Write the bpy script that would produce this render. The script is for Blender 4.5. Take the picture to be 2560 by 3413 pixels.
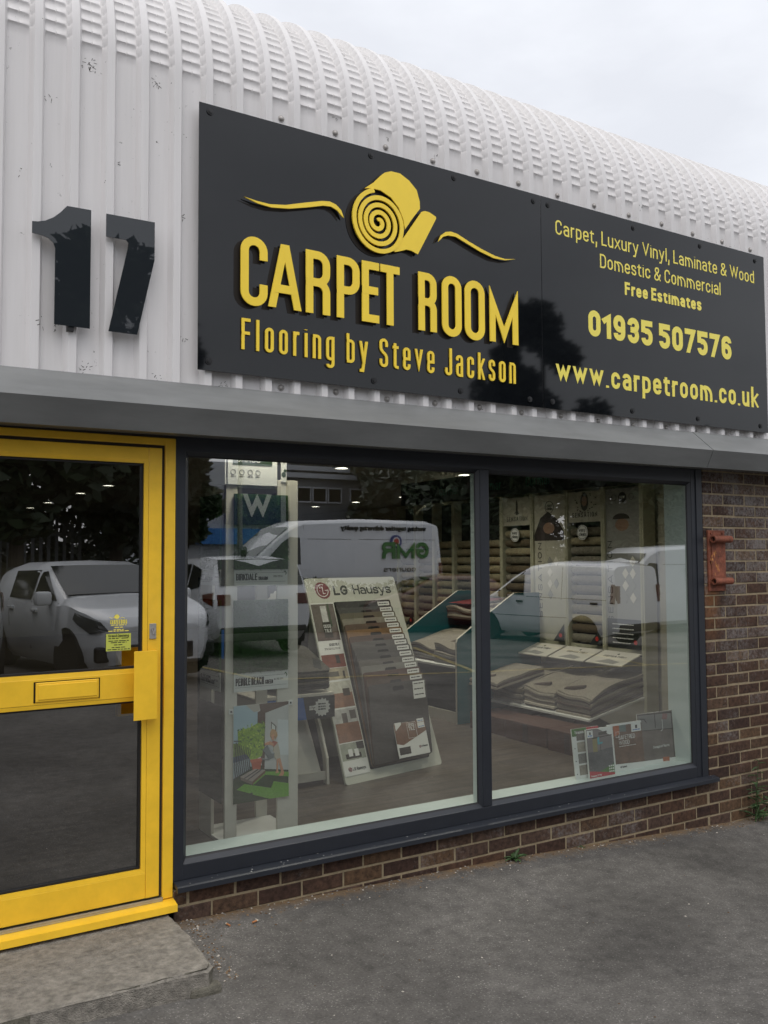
import bpy, bmesh, math, random
from mathutils import Vector, Matrix
R = math.radians
random.seed(7)
for o in list(bpy.data.objects): bpy.data.objects.remove(o)
SC = bpy.context.scene
COL = SC.collection

# ------------------------------------------------------------ camera
cam = bpy.data.cameras.new('camera'); camo = bpy.data.objects.new('camera', cam); COL.objects.link(camo)
YAW, PIT, ROL = R(31.646), R(3.026), R(-0.301)
fwd = Vector((math.sin(YAW)*math.cos(PIT), math.cos(YAW)*math.cos(PIT), math.sin(PIT)))
r0 = Vector((math.cos(YAW), -math.sin(YAW), 0)); u0 = r0.cross(fwd)
rr = r0*math.cos(ROL)+u0*math.sin(ROL); uu = -r0*math.sin(ROL)+u0*math.cos(ROL)
M = Matrix((rr, uu, -fwd)).transposed().to_4x4(); M.translation = Vector((0, -3.894, 1.7515))
camo.matrix_world = M
cam.sensor_fit = 'VERTICAL'; cam.sensor_height = 24.0; cam.lens = 24.0*2964.28/3413
cam.clip_start = 0.05; cam.clip_end = 800
SC.camera = camo
SC.view_settings.view_transform = 'Standard'; SC.view_settings.look = 'None'
SC.view_settings.gamma = 1; SC.view_settings.exposure = 0.0
SC.cycles.use_denoising = True
SC.cycles.max_bounces = 10; SC.cycles.transparent_max_bounces = 12
SC.cycles.sample_clamp_indirect = 6
SC.cycles.caustics_reflective = False; SC.cycles.caustics_refractive = False

# ------------------------------------------------------------ sky (overcast) and soft sun
SUN_EL, SUN_AZ = 63, 205          # azimuth clockwise from +Y: the sun stands behind the camera
sd = Vector((math.sin(R(SUN_AZ))*math.cos(R(SUN_EL)), math.cos(R(SUN_AZ))*math.cos(R(SUN_EL)), math.sin(R(SUN_EL))))
w = bpy.data.worlds.new('World'); SC.world = w; w.use_nodes = True
nt = w.node_tree; N = nt.nodes; L = nt.links; N.clear()
def nd(t, **k):
    n = N.new(t)
    for a, b in k.items(): setattr(n, a, b)
    return n
out = nd('ShaderNodeOutputWorld'); bgA = nd('ShaderNodeBackground'); bgB = nd('ShaderNodeBackground'); add = nd('ShaderNodeAddShader')
sky = nd('ShaderNodeTexSky', sky_type='NISHITA', sun_disc=False, sun_elevation=R(SUN_EL), sun_rotation=R(SUN_AZ), dust_density=4.0)
L.new(sky.outputs[0], bgA.inputs[0]); bgA.inputs[1].default_value = 0.03
tc = nd('ShaderNodeTexCoord'); sep = nd('ShaderNodeSeparateXYZ'); L.new(tc.outputs['Generated'], sep.inputs[0])
nz = nd('ShaderNodeTexNoise'); nz.inputs['Scale'].default_value = 2.2; nz.inputs['Detail'].default_value = 6; nz.inputs['Roughness'].default_value = .55
mp = nd('ShaderNodeMapping'); mp.inputs['Scale'].default_value = (1, 1, 2.6); L.new(tc.outputs['Generated'], mp.inputs[0]); L.new(mp.outputs[0], nz.inputs['Vector'])
cr = nd('ShaderNodeValToRGB'); cr.color_ramp.elements[0].position = .33; cr.color_ramp.elements[0].color = (.68, .69, .72, 1)
cr.color_ramp.elements[1].position = .68; cr.color_ramp.elements[1].color = (.86, .87, .895, 1); L.new(nz.outputs[0], cr.inputs[0])
dot = nd('ShaderNodeVectorMath', operation='DOT_PRODUCT'); L.new(tc.outputs['Generated'], dot.inputs[0]); dot.inputs[1].default_value = sd
mx = nd('ShaderNodeMath', operation='MAXIMUM'); L.new(dot.outputs['Value'], mx.inputs[0]); mx.inputs[1].default_value = 0
pw = nd('ShaderNodeMath', operation='POWER'); L.new(mx.outputs[0], pw.inputs[0]); pw.inputs[1].default_value = 2
ma = nd('ShaderNodeMath', operation='MULTIPLY_ADD'); L.new(pw.outputs[0], ma.inputs[0]); ma.inputs[1].default_value = .35; ma.inputs[2].default_value = .95
mz = nd('ShaderNodeMath', operation='MAXIMUM'); L.new(sep.outputs[2], mz.inputs[0]); mz.inputs[1].default_value = 0
m2 = nd('ShaderNodeMath', operation='MULTIPLY_ADD'); L.new(mz.outputs[0], m2.inputs[0]); m2.inputs[1].default_value = .42; L.new(ma.outputs[0], m2.inputs[2])
L.new(cr.outputs[0], bgB.inputs[0]); L.new(m2.outputs[0], bgB.inputs[1])
L.new(bgA.outputs[0], add.inputs[0]); L.new(bgB.outputs[0], add.inputs[1]); L.new(add.outputs[0], out.inputs[0])
sl = bpy.data.lights.new('sun', 'SUN'); sl.energy = 0.8; sl.angle = R(45); sl.color = (1, .97, .93)
so = bpy.data.objects.new('sun', sl); COL.objects.link(so); so.rotation_euler = (-sd).to_track_quat('-Z', 'Y').to_euler()

# ------------------------------------------------------------ materials
def srgb(r, g, b):
    f = lambda c: c/255/12.92 if c/255 <= .04045 else ((c/255+.055)/1.055)**2.4
    return (f(r), f(g), f(b))
MATS = {}
def mat(name, col, rough=.6, metal=0, var=0, vscale=8, bump=0, bscale=60, spec=.5, emit=0, stretch=(1, 1, 1), island=0, coat=0):
    if name in MATS: return MATS[name]
    m = bpy.data.materials.new(name); m.use_nodes = True; MATS[name] = m
    t = m.node_tree; n = t.nodes; l = t.links; b = n['Principled BSDF']
    b.inputs['Base Color'].default_value = (*col, 1); b.inputs['Roughness'].default_value = rough
    b.inputs['Metallic'].default_value = metal; b.inputs['Specular IOR Level'].default_value = spec
    if coat: b.inputs['Coat Weight'].default_value = coat; b.inputs['Coat Roughness'].default_value = .05
    if emit: b.inputs['Emission Color'].default_value = (*col, 1); b.inputs['Emission Strength'].default_value = emit
    if var or bump:
        c = n.new('ShaderNodeTexCoord'); mpn = n.new('ShaderNodeMapping'); mpn.inputs['Scale'].default_value = stretch
        g = n.new('ShaderNodeNewGeometry'); l.new(g.outputs['Position'], mpn.inputs[0])
    if var:
        z = n.new('ShaderNodeTexNoise'); z.inputs['Scale'].default_value = vscale; z.inputs['Detail'].default_value = 7; z.inputs['Roughness'].default_value = .62
        l.new(mpn.outputs[0], z.inputs['Vector'])
        r = n.new('ShaderNodeMapRange'); r.inputs[1].default_value = .3; r.inputs[2].default_value = .7
        r.inputs[3].default_value = 1-var; r.inputs[4].default_value = 1+var; l.new(z.outputs[0], r.inputs[0])
        v = n.new('ShaderNodeVectorMath'); v.operation = 'SCALE'; v.inputs[0].default_value = col; l.new(r.outputs[0], v.inputs['Scale'])
        if island:
            gi = n.new('ShaderNodeNewGeometry'); r2 = n.new('ShaderNodeMapRange'); r2.inputs[3].default_value = 1-island; r2.inputs[4].default_value = 1+island
            l.new(gi.outputs['Random Per Island'], r2.inputs[0])
            v2 = n.new('ShaderNodeVectorMath'); v2.operation = 'SCALE'; l.new(v.outputs[0], v2.inputs[0]); l.new(r2.outputs[0], v2.inputs['Scale']); v = v2
        l.new(v.outputs[0], b.inputs['Base Color'])
    if bump:
        z2 = n.new('ShaderNodeTexNoise'); z2.inputs['Scale'].default_value = bscale; z2.inputs['Detail'].default_value = 5; l.new(mpn.outputs[0], z2.inputs['Vector'])
        bp = n.new('ShaderNodeBump'); bp.inputs['Strength'].default_value = bump; bp.inputs['Distance'].default_value = .01
        l.new(z2.outputs[0], bp.inputs['Height']); l.new(bp.outputs[0], b.inputs['Normal'])
    return m
def tools(m):
    t = m.node_tree; n = t.nodes; l = t.links
    def nn(ty, **k):
        x = n.new(ty)
        for a, v in k.items():
            if a in ('operation', 'blend_type', 'data_type', 'feature', 'distance'): setattr(x, a, v)
            else: x.inputs[a].default_value = v
        return x
    return n, l, nn, n['Principled BSDF']

def asphalt():
    m = mat('asphalt', (.07, .068, .066), .92, spec=.25); n, l, nn, b = tools(m)
    g = n.new('ShaderNodeNewGeometry')
    big = nn('ShaderNodeTexNoise', Scale=1.1, Detail=5); fine = nn('ShaderNodeTexNoise', Scale=95, Detail=4, Roughness=.7); mid = nn('ShaderNodeTexNoise', Scale=14, Detail=6)
    vor = nn('ShaderNodeTexVoronoi', Scale=230); chip = nn('ShaderNodeTexVoronoi', Scale=26)
    for x in (big, fine, mid, vor, chip): l.new(g.outputs['Position'], x.inputs['Vector'])
    r1 = nn('ShaderNodeMapRange'); r1.inputs[1].default_value = .3; r1.inputs[2].default_value = .72; r1.inputs[3].default_value = .70; r1.inputs[4].default_value = 1.30; l.new(fine.outputs[0], r1.inputs[0])
    r2 = nn('ShaderNodeMapRange'); r2.inputs[1].default_value = .3; r2.inputs[2].default_value = .7; r2.inputs[3].default_value = .66; r2.inputs[4].default_value = 1.3; l.new(big.outputs[0], r2.inputs[0])
    r3 = nn('ShaderNodeMapRange'); r3.inputs[1].default_value = .3; r3.inputs[2].default_value = .7; r3.inputs[3].default_value = .8; r3.inputs[4].default_value = 1.2; l.new(mid.outputs[0], r3.inputs[0])
    p1 = nn('ShaderNodeMath', operation='MULTIPLY'); l.new(r1.outputs[0], p1.inputs[0]); l.new(r2.outputs[0], p1.inputs[1])
    p2 = nn('ShaderNodeMath', operation='MULTIPLY'); l.new(p1.outputs[0], p2.inputs[0]); l.new(r3.outputs[0], p2.inputs[1])
    sep = n.new('ShaderNodeSeparateXYZ'); l.new(vor.outputs['Color'], sep.inputs[0])
    sp = nn('ShaderNodeMath', operation='GREATER_THAN'); l.new(sep.outputs[0], sp.inputs[0]); sp.inputs[1].default_value = .965
    tint = nn('ShaderNodeMix', data_type='RGBA'); tint.inputs[6].default_value = (.103, .097, .089, 1); tint.inputs[7].default_value = (.20, .19, .175, 1); l.new(sp.outputs[0], tint.inputs[0])
    v = nn('ShaderNodeVectorMath', operation='SCALE'); l.new(tint.outputs[2], v.inputs[0]); l.new(p2.outputs[0], v.inputs['Scale'])
    # pale chewing-gum and paint specks
    dd = nn('ShaderNodeMath', operation='LESS_THAN'); l.new(chip.outputs['Distance'], dd.inputs[0]); dd.inputs[1].default_value = .10
    s2 = n.new('ShaderNodeSeparateXYZ'); l.new(chip.outputs['Color'], s2.inputs[0])
    gt = nn('ShaderNodeMath', operation='GREATER_THAN'); l.new(s2.outputs[1], gt.inputs[0]); gt.inputs[1].default_value = .975
    an = nn('ShaderNodeMath', operation='MULTIPLY'); l.new(dd.outputs[0], an.inputs[0]); l.new(gt.outputs[0], an.inputs[1])
    mx2 = nn('ShaderNodeMix', data_type='RGBA'); l.new(an.outputs[0], mx2.inputs[0]); l.new(v.outputs[0], mx2.inputs[6]); mx2.inputs[7].default_value = (.27, .26, .24, 1)
    # sandy soil washed along the foot of the wall
    sx = n.new('ShaderNodeSeparateXYZ'); l.new(g.outputs['Position'], sx.inputs[0])
    sm = nn('ShaderNodeMath', operation='MULTIPLY_ADD'); l.new(mid.outputs[0], sm.inputs[0]); sm.inputs[1].default_value = .20; l.new(sx.outputs[1], sm.inputs[2])
    sr = nn('ShaderNodeMapRange'); sr.inputs[1].default_value = .0; sr.inputs[2].default_value = .10; sr.inputs[3].default_value = 0; sr.inputs[4].default_value = .85; l.new(sm.outputs[0], sr.inputs[0])
    mx3 = nn('ShaderNodeMix', data_type='RGBA'); l.new(sr.outputs[0], mx3.inputs[0]); l.new(mx2.outputs[2], mx3.inputs[6]); mx3.inputs[7].default_value = (.17, .108, .052, 1)
    l.new(mx3.outputs[2], b.inputs['Base Color'])
    bp = nn('ShaderNodeBump', Strength=.7, Distance=.006); l.new(fine.outputs[0], bp.inputs['Height']); l.new(bp.outputs[0], b.inputs['Normal'])
    return m
def brickmat():
    m = mat('brick', (.05, .03, .02), .8, spec=.3); n, l, nn, b = tools(m)
    g = n.new('ShaderNodeNewGeometry')
    cr = n.new('ShaderNodeValToRGB'); e = cr.color_ramp.elements
    e[0].color = (.038, .021, .016, 1); e[1].color = (.085, .052, .036, 1)
    for p, c in ((.25, (.072, .038, .023, 1)), (.45, (.052, .031, .023, 1)), (.62, (.100, .058, .031, 1)), (.8, (.066, .040, .030, 1))):
        x = e.new(p); x.color = c
    l.new(g.outputs['Random Per Island'], cr.inputs[0])
    f = nn('ShaderNodeTexNoise', Scale=38, Detail=6, Roughness=.7); l.new(g.outputs['Position'], f.inputs['Vector'])
    r1 = nn('ShaderNodeMapRange'); r1.inputs[1].default_value = .32; r1.inputs[2].default_value = .68; r1.inputs[3].default_value = .45; r1.inputs[4].default_value = 1.6; l.new(f.outputs[0], r1.inputs[0])
    v = nn('ShaderNodeVectorMath', operation='SCALE'); l.new(cr.outputs[0], v.inputs[0]); l.new(r1.outputs[0], v.inputs['Scale'])
    # pale lime bloom on some of the bricks, thickest high on the right
    bl = nn('ShaderNodeTexNoise', Scale=60, Detail=5, Roughness=.75); l.new(g.outputs['Position'], bl.inputs['Vector'])
    bb = nn('ShaderNodeTexNoise', Scale=3.2, Detail=3); l.new(g.outputs['Position'], bb.inputs['Vector'])
    sx = n.new('ShaderNodeSeparateXYZ'); l.new(g.outputs['Position'], sx.inputs[0])
    hz = nn('ShaderNodeMapRange'); hz.inputs[1].default_value = .2; hz.inputs[2].default_value = 2.1; hz.inputs[3].default_value = -.16; hz.inputs[4].default_value = .10; l.new(sx.outputs[2], hz.inputs[0])
    a1 = nn('ShaderNodeMath', operation='ADD'); l.new(bb.outputs[0], a1.inputs[0]); l.new(hz.outputs[0], a1.inputs[1])
    a0 = nn('ShaderNodeMath', operation='MULTIPLY_ADD'); l.new(g.outputs['Random Per Island'], a0.inputs[0]); a0.inputs[1].default_value = .22; l.new(a1.outputs[0], a0.inputs[2])
    a2 = nn('ShaderNodeMath', operation='MULTIPLY'); l.new(bl.outputs[0], a2.inputs[0]); l.new(a0.outputs[0], a2.inputs[1])
    r2 = nn('ShaderNodeMapRange'); r2.inputs[1].default_value = .28; r2.inputs[2].default_value = .46; r2.inputs[3].default_value = 0; r2.inputs[4].default_value = .55; l.new(a2.outputs[0], r2.inputs[0])
    mx = nn('ShaderNodeMix', data_type='RGBA'); l.new(r2.outputs[0], mx.inputs[0]); l.new(v.outputs[0], mx.inputs[6]); mx.inputs[7].default_value = (.27, .255, .245, 1)
    # rust run below the iron bracket
    dx = nn('ShaderNodeMath', operation='SUBTRACT'); l.new(sx.outputs[0], dx.inputs[0]); dx.inputs[1].default_value = 4.93
    ab = nn('ShaderNodeMath', operation='ABSOLUTE'); l.new(dx.outputs[0], ab.inputs[0])
    ra = nn('ShaderNodeMapRange'); ra.inputs[1].default_value = .10; ra.inputs[2].default_value = .02; ra.inputs[3].default_value = 0; ra.inputs[4].default_value = 1; l.new(ab.outputs[0], ra.inputs[0])
    rz = nn('ShaderNodeMapRange'); rz.inputs[1].default_value = 1.15; rz.inputs[2].default_value = 1.5; l.new(sx.outputs[2], rz.inputs[0])
    rz2 = nn('ShaderNodeMath', operation='LESS_THAN'); l.new(sx.outputs[2], rz2.inputs[0]); rz2.inputs[1].default_value = 1.56
    q = nn('ShaderNodeMath', operation='MULTIPLY'); l.new(ra.outputs[0], q.inputs[0]); l.new(rz.outputs[0], q.inputs[1])
    q2 = nn('ShaderNodeMath', operation='MULTIPLY'); l.new(q.outputs[0], q2.inputs[0]); l.new(rz2.outputs[0], q2.inputs[1])
    q3 = nn('ShaderNodeMath', operation='MULTIPLY'); l.new(q2.outputs[0], q3.inputs[0]); l.new(f.outputs[0], q3.inputs[1])
    mx2 = nn('ShaderNodeMix', data_type='RGBA'); l.new(q3.outputs[0], mx2.inputs[0]); l.new(mx.outputs[2], mx2.inputs[6]); mx2.inputs[7].default_value = (.28, .11, .03, 1)
    l.new(mx2.outputs[2], b.inputs['Base Color'])
    bp = nn('ShaderNodeBump', Strength=.6, Distance=.006); l.new(f.outputs[0], bp.inputs['Height']); l.new(bp.outputs[0], b.inputs['Normal'])
    return m
def claddingmat():
    m = mat('painted_steel', (.70, .69, .69), .42, spec=.4); n, l, nn, b = tools(m)
    g = n.new('ShaderNodeNewGeometry'); mpn = n.new('ShaderNodeMapping'); mpn.inputs['Scale'].default_value = (14, 14, .8); l.new(g.outputs['Position'], mpn.inputs[0])
    st = nn('ShaderNodeTexNoise', Scale=1.6, Detail=6, Roughness=.6); l.new(mpn.outputs[0], st.inputs['Vector'])
    sp = nn('ShaderNodeTexNoise', Scale=46, Detail=3, Roughness=.6); l.new(g.outputs['Position'], sp.inputs['Vector'])
    pt = nn('ShaderNodeTexNoise', Scale=5, Detail=4); l.new(g.outputs['Position'], pt.inputs['Vector'])
    r = nn('ShaderNodeMapRange'); r.inputs[1].default_value = .35; r.inputs[2].default_value = .75; r.inputs[3].default_value = 0; r.inputs[4].default_value = .30; l.new(st.outputs[0], r.inputs[0])
    mx = nn('ShaderNodeMix', data_type='RGBA'); l.new(r.outputs[0], mx.inputs[0]); mx.inputs[6].default_value = (.735, .715, .712, 1); mx.inputs[7].default_value = (.50, .485, .47, 1)
    r2 = nn('ShaderNodeMapRange'); r2.inputs[1].default_value = .685; r2.inputs[2].default_value = .74; l.new(sp.outputs[0], r2.inputs[0])
    pm = nn('ShaderNodeMapRange'); pm.inputs[1].default_value = .5; pm.inputs[2].default_value = .66; l.new(pt.outputs[0], pm.inputs[0])
    q = nn('ShaderNodeMath', operation='MULTIPLY'); l.new(r2.outputs[0], q.inputs[0]); l.new(pm.outputs[0], q.inputs[1])
    mx2 = nn('ShaderNodeMix', data_type='RGBA'); l.new(q.outputs[0], mx2.inputs[0]); l.new(mx.outputs[2], mx2.inputs[6]); mx2.inputs[7].default_value = (.09, .08, .065, 1)
    # grime gathers on the upper bend
    sx = n.new('ShaderNodeSeparateXYZ'); l.new(g.outputs['Position'], sx.inputs[0])
    tz = nn('ShaderNodeMapRange'); tz.inputs[1].default_value = 4.2; tz.inputs[2].default_value = 4.8; tz.inputs[3].default_value = 0; tz.inputs[4].default_value = .7; l.new(sx.outputs[2], tz.inputs[0])
    tq = nn('ShaderNodeMath', operation='MULTIPLY'); l.new(tz.outputs[0], tq.inputs[0]); l.new(pt.outputs[0], tq.inputs[1])
    mx3 = nn('ShaderNodeMix', data_type='RGBA'); l.new(tq.outputs[0], mx3.inputs[0]); l.new(mx2.outputs[2], mx3.inputs[6]); mx3.inputs[7].default_value = (.52, .50, .45, 1)
    l.new(mx3.outputs[2], b.inputs['Base Color'])
    return m
def floormat():
    m = mat('wood_floor', (.07, .05, .035), .38, spec=.4); n, l, nn, b = tools(m)
    g = n.new('ShaderNodeNewGeometry'); mpn = n.new('ShaderNodeMapping'); mpn.inputs['Scale'].default_value = (.9, 9, 1); l.new(g.outputs['Position'], mpn.inputs[0])
    z = nn('ShaderNodeTexNoise', Scale=3, Detail=7, Roughness=.65); l.new(mpn.outputs[0], z.inputs['Vector'])
    br = n.new('ShaderNodeTexBrick'); br.inputs['Scale'].default_value = 1; br.inputs['Brick Width'].default_value = 1.2; br.inputs['Row Height'].default_value = .15; br.inputs['Mortar Size'].default_value = .002
    br.inputs['Color1'].default_value = (.8, .8, .8, 1); br.inputs['Color2'].default_value = (1.15, 1.15, 1.15, 1); br.inputs['Mortar'].default_value = (.4, .4, .4, 1); l.new(g.outputs['Position'], br.inputs['Vector'])
    cr = n.new('ShaderNodeValToRGB'); cr.color_ramp.elements[0].position = .3; cr.color_ramp.elements[0].color = (.046, .036, .027, 1); cr.color_ramp.elements[1].position = .7; cr.color_ramp.elements[1].color = (.125, .102, .076, 1); l.new(z.outputs[0], cr.inputs[0])
    mm = nn('ShaderNodeMix', data_type='RGBA', blend_type='MULTIPLY'); mm.inputs[0].default_value = 1; l.new(cr.outputs[0], mm.inputs[6]); l.new(br.outputs[0], mm.inputs[7]); l.new(mm.outputs[2], b.inputs['Base Color'])
    return m
def glassmat(name, tint, ior, k=1.0):
    m = bpy.data.materials.new(name); m.use_nodes = True; t = m.node_tree; n = t.nodes; l = t.links; n.clear()
    o = n.new('ShaderNodeOutputMaterial'); tr = n.new('ShaderNodeBsdfTransparent'); tr.inputs[0].default_value = (*tint, 1)
    gl = n.new('ShaderNodeBsdfGlossy'); gl.inputs['Roughness'].default_value = .0; gl.inputs[0].default_value = (k, k, k, 1)
    fr = n.new('ShaderNodeLayerWeight'); mxs = n.new('ShaderNodeMixShader'); f0 = ((ior-1)/(ior+1))**2
    p5 = n.new('ShaderNodeMath'); p5.operation = 'POWER'; l.new(fr.outputs['Facing'], p5.inputs[0]); p5.inputs[1].default_value = 5
    sc = n.new('ShaderNodeMath'); sc.operation = 'MULTIPLY_ADD'; l.new(p5.outputs[0], sc.inputs[0]); sc.inputs[1].default_value = 1-f0; sc.inputs[2].default_value = f0
    l.new(sc.outputs[0], mxs.inputs[0]); l.new(tr.outputs[0], mxs.inputs[1]); l.new(gl.outputs[0], mxs.inputs[2]); l.new(mxs.outputs[0], o.inputs[0])
    return m

M_ASPH = asphalt(); M_BRICK = brickmat(); M_CLAD = claddingmat(); M_WOOD = floormat()
M_GLASS = glassmat('window_glass', (.88, .93, .91), 3.6)
M_DGLASS = glassmat('door_glass', (.36, .38, .37), 3.4)
M_MORTAR = mat('mortar', (.30, .24, .15), .95, var=.25, vscale=25, bump=.5, bscale=150)
M_SIGN = mat('sign_black', (.006, .007, .0085), .035, spec=.44, var=.2, vscale=3)
M_YEL = mat('sign_yellow', (.96, .69, .045), .4, var=.05, vscale=6)
M_YEL2 = mat('vinyl_yellow', (.92, .79, .13), .4)
M_SHADOW = mat('vinyl_brown_black', (.010, .006, .003), .5, spec=.3)
M_DOOR = mat('door_yellow', (.92, .56, .032), .38, var=.09, vscale=7, coat=.15)
M_GAP = mat('rubber_gap', (.035, .030, .024), .8)
M_GASKET = mat('black_gasket', (.008, .008, .009), .6)
M_ANTH = mat('anthracite_frame', (.019, .022, .029), .42, var=.10, vscale=9)
M_HOOD = mat('hood_grey', (.165, .170, .168), .45, var=.22, vscale=3, stretch=(.5, 2, 2))
M_DIGIT = mat('digit_grey', (.020, .024, .028), .012, spec=.55)
M_CONC = mat('concrete', (.245, .225, .192), .95, var=.42, vscale=30, bump=.9, bscale=190)
M_ALU = mat('aluminium', (.52, .51, .47), .38, .7, var=.15, vscale=20)
M_STEEL = mat('bolt_steel', (.42, .40, .38), .55, .5, var=.3, vscale=60)
M_BLACK = mat('black_plastic', (.008, .008, .009), .45)
M_WHITE = mat('white_board', (.70, .71, .67), .5, var=.03, vscale=4)
M_BIRCH = mat('cream_board', (.60, .575, .49), .55, var=.06, vscale=6)
M_PVC = mat('white_reveal', (.62, .70, .66), .5, var=.03, vscale=4)
M_RUST = mat('rusty_paint', (.22, .068, .036), .75, var=.5, vscale=22, bump=.4, bscale=90)
M_RUSTO = mat('rust_bare', (.50, .22, .07), .85, var=.5, vscale=40)
M_DARK = mat('dark_hollow', (.006, .005, .005), .8)
M_TURF = mat('artificial_turf', (.020, .070, .011), .8, var=.3, vscale=30, island=.45)
M_LEAFS = [mat('leaf_dark', (.012, .022, .009), .6, var=.3, vscale=3, island=.4), mat('leaf_mid', (.020, .034, .012), .6, var=.3, vscale=3, island=.4)]
M_WEED = mat('weed_leaf', (.038, .082, .022), .6, var=.3, vscale=40, island=.3)
M_BARK = mat('bark', (.05, .04, .03), .9, var=.3, vscale=10)
M_TEAL = mat('teal_board', (.010, .105, .125), .45, var=.05)
M_TYRE = mat('tyre', (.012, .012, .013), .75); M_RIM = mat('alloy', (.45, .46, .47), .35, .7)
M_CARW = mat('car_white', (.66, .68, .70), .25, coat=.6); M_CARG = mat('car_grey', (.22, .23, .24), .25, coat=.6); M_CARR = mat('car_red', (.055, .006, .006), .25, coat=.6)
M_CGL = mat('car_glass', (.010, .014, .014), .06, spec=.6); M_LAMP = mat('lamp_lens', (.06, .065, .07), .08, spec=.9); M_RLAMP = mat('tail_lamp', (.085, .006, .006), .15)
M_PLATE = mat('number_plate', (.65, .45, .04), .4)

# ------------------------------------------------------------ mesh builder
class MB:
    def __init__(s): s.v = []; s.f = []; s.m = []; s.mats = []
    def mi(s, m):
        if m is None: m = s.mats[0] if s.mats else M_WHITE
        if m not in s.mats: s.mats.append(m)
        return s.mats.index(m)
    def add(s, vs, fs, m=None):
        b = len(s.v); k = s.mi(m); s.v += [tuple(v) for v in vs]
        for f in fs: s.f.append(tuple(b+i for i in f)); s.m.append(k)
        return s
    def box(s, x0, x1, y0, y1, z0, z1, m=None):
        v = [(x, y, z) for z in (z0, z1) for y in (y0, y1) for x in (x0, x1)]
        return s.add(v, [(0, 2, 3, 1), (4, 5, 7, 6), (0, 1, 5, 4), (2, 6, 7, 3), (0, 4, 6, 2), (1, 3, 7, 5)], m)
    def cbox(s, x0, x1, y0, y1, z0, z1, c, m=None):
        "box with chamfered edges"
        bm = bmesh.new(); bmesh.ops.create_cube(bm, size=1)
        for v in bm.verts: v.co = Vector((x0+(v.co.x+.5)*(x1-x0), y0+(v.co.y+.5)*(y1-y0), z0+(v.co.z+.5)*(z1-z0)))
        bmesh.ops.bevel(bm, geom=bm.edges[:], offset=c, segments=2, affect='EDGES', profile=.5)
        bm.verts.index_update(); s.add([v.co[:] for v in bm.verts], [[v.index for v in f.verts] for f in bm.faces], m); bm.free(); return s
    def quad(s, a, b, c, d, m=None): return s.add([a, b, c, d], [(0, 1, 2, 3)], m)
    def poly3(s, pts, m=None): return s.add(pts, [tuple(range(len(pts)))], m)
    def prism(s, pts, fr, d0, d1, m=None):
        "2-D polygon in frame fr (o,ux,uz,un), from depth d0 to d1 along un"
        o, ux, uz, un = fr
        A = [o+ux*p[0]+uz*p[1]+un*d0 for p in pts]; B = [o+ux*p[0]+uz*p[1]+un*d1 for p in pts]; n = len(pts)
        return s.add(A+B, [tuple(range(n))[::-1], tuple(range(n, 2*n))]+[(i, (i+1) % n, n+(i+1) % n, n+i) for i in range(n)], m)
    def ribbon(s, pts, wd, fr, d0, d1, closed=False, m=None, clamp=None):
        n = len(pts)
        if n < 2: return s
        Lf = []; Rt = []
        for i in range(n):
            a = pts[i-1] if (i > 0 or closed) else None; c = pts[(i+1) % n] if (i < n-1 or closed) else None; p = pts[i]
            ds = []
            if a is not None: ds.append(Vector((p[0]-a[0], p[1]-a[1])).normalized())
            if c is not None: ds.append(Vector((c[0]-p[0], c[1]-p[1])).normalized())
            t = ds[0]+ds[-1]
            t = t.normalized() if t.length > 1e-6 else ds[0]
            nn_ = Vector((-t.y, t.x)); k = 1/max(.12 if clamp else .5, abs(nn_.dot(Vector((-ds[0].y, ds[0].x)))))
            ww = (wd(i/(n-1)) if callable(wd) else wd)*.5*k
            Lf.append((p[0]+nn_.x*ww, p[1]+nn_.y*ww)); Rt.append((p[0]-nn_.x*ww, p[1]-nn_.y*ww))
        o, ux, uz, un = fr
        P = lambda q, d: o+ux*q[0]+uz*q[1]+un*d
        if clamp:
            Lf = [(x, min(max(z, clamp[0]), clamp[1])) for x, z in Lf]; Rt = [(x, min(max(z, clamp[0]), clamp[1])) for x, z in Rt]
        V = [P(q, d1+i*1.2e-5) for i, q in enumerate(Lf)]+[P(q, d1+i*1.2e-5) for i, q in enumerate(Rt)]+[P(q, d0) for q in Lf]+[P(q, d0) for q in Rt]; F = []
        e = n if closed else n-1
        for i in range(e):
            j = (i+1) % n
            F += [(i, n+i, n+j, j), (2*n+i, i, j, 2*n+j), (n+i, 3*n+i, 3*n+j, n+j)]
        if not closed: F += [(0, 2*n, 3*n, n), (n-1, 2*n-1, 4*n-1, 3*n-1)]
        return s.add(V, F, m)
    def tube(s, pts, r, m=None, k=8, cap=True):
        pts = [Vector(p) for p in pts]; V = []; n = len(pts)
        for i, p in enumerate(pts):
            t = (pts[min(i+1, n-1)]-pts[max(i-1, 0)]).normalized(); a = t.cross(Vector((0, 0, 1)))
            if a.length < .05: a = t.cross(Vector((1, 0, 0)))
            a.normalize(); b = t.cross(a); q = r(i/(n-1)) if callable(r) else r
            V += [p+a*math.cos(2*math.pi*j/k)*q+b*math.sin(2*math.pi*j/k)*q for j in range(k)]
        F = [(i*k+j, i*k+(j+1) % k, (i+1)*k+(j+1) % k, (i+1)*k+j) for i in range(n-1) for j in range(k)]
        if cap: F += [tuple(range(k))[::-1], tuple(range((n-1)*k, n*k))]
        return s.add(V, F, m)
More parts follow.
